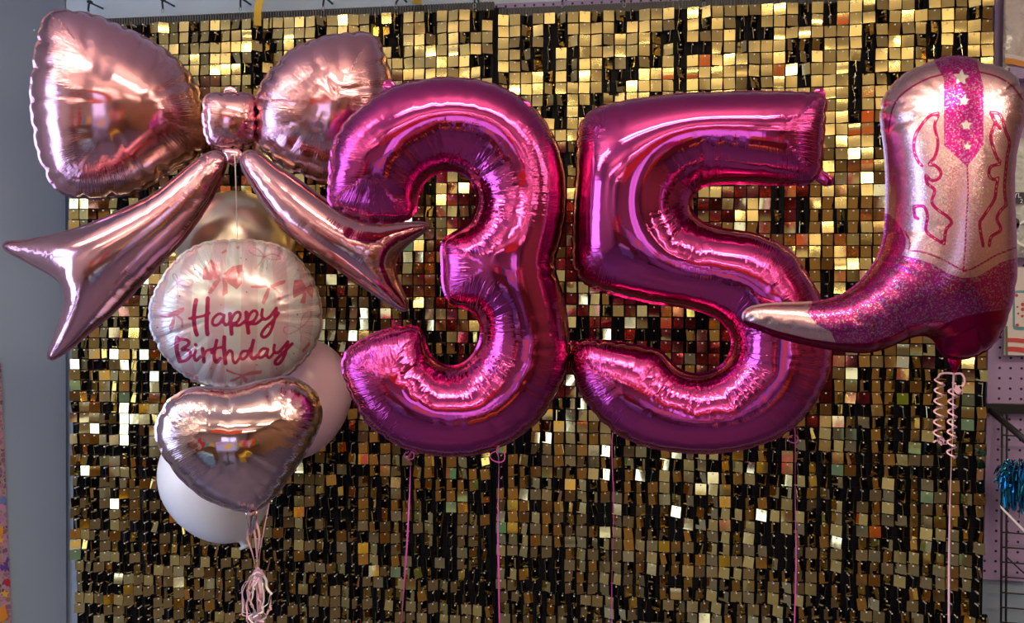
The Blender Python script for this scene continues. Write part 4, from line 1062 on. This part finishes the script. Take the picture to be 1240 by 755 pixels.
# ------------------------------------------------------------------ the shop behind the photographer (seen only in the reflections)
m_shelf = mat('brown_counter_wood', (0.20, 0.11, 0.05), 0.5)
NAMED = {'orange': (0.75, 0.16, 0.02), 'yellow': (0.75, 0.58, 0.05), 'teal': (0.08, 0.4, 0.5), 'white': (0.75, 0.75, 0.75), 'pink': (0.75, 0.12, 0.35), 'red': (0.55, 0.03, 0.03), 'green': (0.2, 0.45, 0.08)}
def counter(x, y, wdt, label, place, rows):
    """a wooden sales counter with added coloured boxes standing on it"""
    e = empty('sales_counter', (x, y, 0), label, 'counter', 'counters in the shop')
    MB().box((0, 0, 0.87), (wdt, 0.55, 0.04)).build('worktop', m_shelf, e)
    for s in (-1, 1): MB().box((s*(wdt/2-0.03), 0, 0.425), (0.04, 0.5, 0.85)).build('side_panel', m_shelf, e)
    MB().box((0, 0.2, 0.45), (wdt-0.1, 0.03, 0.78)).build('front_panel', m_shelf, e)
    n = len(rows)
    for k, (c, h_) in enumerate(rows):  # unseen boxes, added for the colours they throw into the reflections
        m = MATS.get('box_'+c) or mat('box_'+c, NAMED[c], 0.5); w_ = wdt/n*0.8
        b = empty('reflection_box', (x-wdt/2+(k+0.5)*wdt/n, y, 0.891), '%s lidded box on the %s counter, added to colour the reflections' % (c, place), 'box', 'boxes added for reflections')
        MB().box((0, 0, h_*0.4), (w_, 0.3, h_*0.8)).build('box_body', m, b); MB().box((0, 0, h_*0.9), (w_+0.012, 0.312, h_*0.2)).build('lid', m, b)
counter(-1.0, -4.2, 1.7, 'brown wooden sales counter on the window side of the shop', 'window side', [('orange', 0.5), ('white', 0.35), ('red', 0.6), ('teal', 0.4), ('yellow', 0.3)])
counter(1.9, -4.2, 1.7, 'brown wooden sales counter on the far side from the windows', 'far side', [('yellow', 0.4), ('pink', 0.55), ('white', 0.45), ('orange', 0.65), ('green', 0.3)])

# till screen with a pale lavender picture, yellow and pink shapes on it
m_scr = mat('screen_lavender', (0, 0, 0), 0.4); bsdf(m_scr).inputs['Emission Color'].default_value = (0.45, 0.52, 0.85, 1); bsdf(m_scr).inputs['Emission Strength'].default_value = 1.0
m_scy = mat('screen_yellow', (0, 0, 0), 0.4); bsdf(m_scy).inputs['Emission Color'].default_value = (0.9, 0.6, 0.15, 1); bsdf(m_scy).inputs['Emission Strength'].default_value = 0.9
m_scp = mat('screen_pink', (0, 0, 0), 0.4); bsdf(m_scp).inputs['Emission Color'].default_value = (0.8, 0.2, 0.25, 1); bsdf(m_scp).inputs['Emission Strength'].default_value = 0.9
sc = empty('display_screen', (0.25, -3.3, 0), 'bright lavender display screen on a stand behind the photographer', 'screen')
MB().box((0, 0, 0.01), (0.5, 0.4, 0.02)).build('base', m_black, sc); MB().bar((0, -0.03, 0.02), (0, -0.03, 0.8), 0.03, 10).build('pole', m_black, sc, True)
MB().box((0, -0.02, 1.05), (0.95, 0.05, 0.6)).build('casing', m_black, sc); pn = MB().box((0, 0.007, 1.05), (0.9, 0.006, 0.55)).build('screen', m_scr, sc)
MB().box((0.05, 0.012, 1.06), (0.2, 0.004, 0.42), Matrix.Rotation(0.6, 3, 'Y')).box((0.05, 0.012, 1.06), (0.45, 0.004, 0.12)).build('picture_star', m_scy, pn)
MB().box((-0.28, 0.012, 1.2), (0.3, 0.004, 0.07), Matrix.Rotation(-0.5, 3, 'Y')).build('picture_stripe', m_scp, pn)
# unseen goods added to colour the sequin reflections: ceiling banner and two floor tubs
m_ban = mat('banner_orange', (0.80, 0.13, 0.02), 0.6)
bn = empty('reflection_banner', (0.35, -3.7, 2.05), 'unseen orange paper banner under the ceiling, added to colour the reflections', 'banner')
MB().box((0, 0, 0.16), (1.5, 0.012, 0.32)).build('sheet', m_ban, bn)
for s in (-1, 1): MB().bar((s*0.7, 0, 0.31), (s*0.7, 0, CEIL-2.05), 0.004).build('cord', m_white, bn)
def tub(x, y, c, col, w_=0.6, h_=0.5):
    m = mat('tub_'+c.replace(' ', '_'), col, 0.4); e = empty('reflection_tub', (x, y, 0), '%s tub on the shop floor behind the photographer, added to colour the reflections' % c, 'tub', 'tubs added for reflections')
    a, b = w_/2, w_/2*0.86; V = [(-b, -b*0.7, 0), (b, -b*0.7, 0), (b, b*0.7, 0), (-b, b*0.7, 0), (-a, -a*0.7, h_), (a, -a*0.7, h_), (a, a*0.7, h_), (-a, a*0.7, h_)]
    mesh_obj('tub_body', V, [(3, 2, 1, 0), (0, 1, 5, 4), (1, 2, 6, 5), (2, 3, 7, 6), (3, 0, 4, 7)], m, e, False)
    MB().box((0, 0, h_+0.015), (w_+0.04, w_*0.7+0.04, 0.03)).build('lid', m, e)
tub(-0.75, -3.1, 'light blue', (0.30, 0.58, 0.68)); tub(1.1, -3.2, 'yellow', (0.75, 0.6, 0.06), 0.45, 0.4)
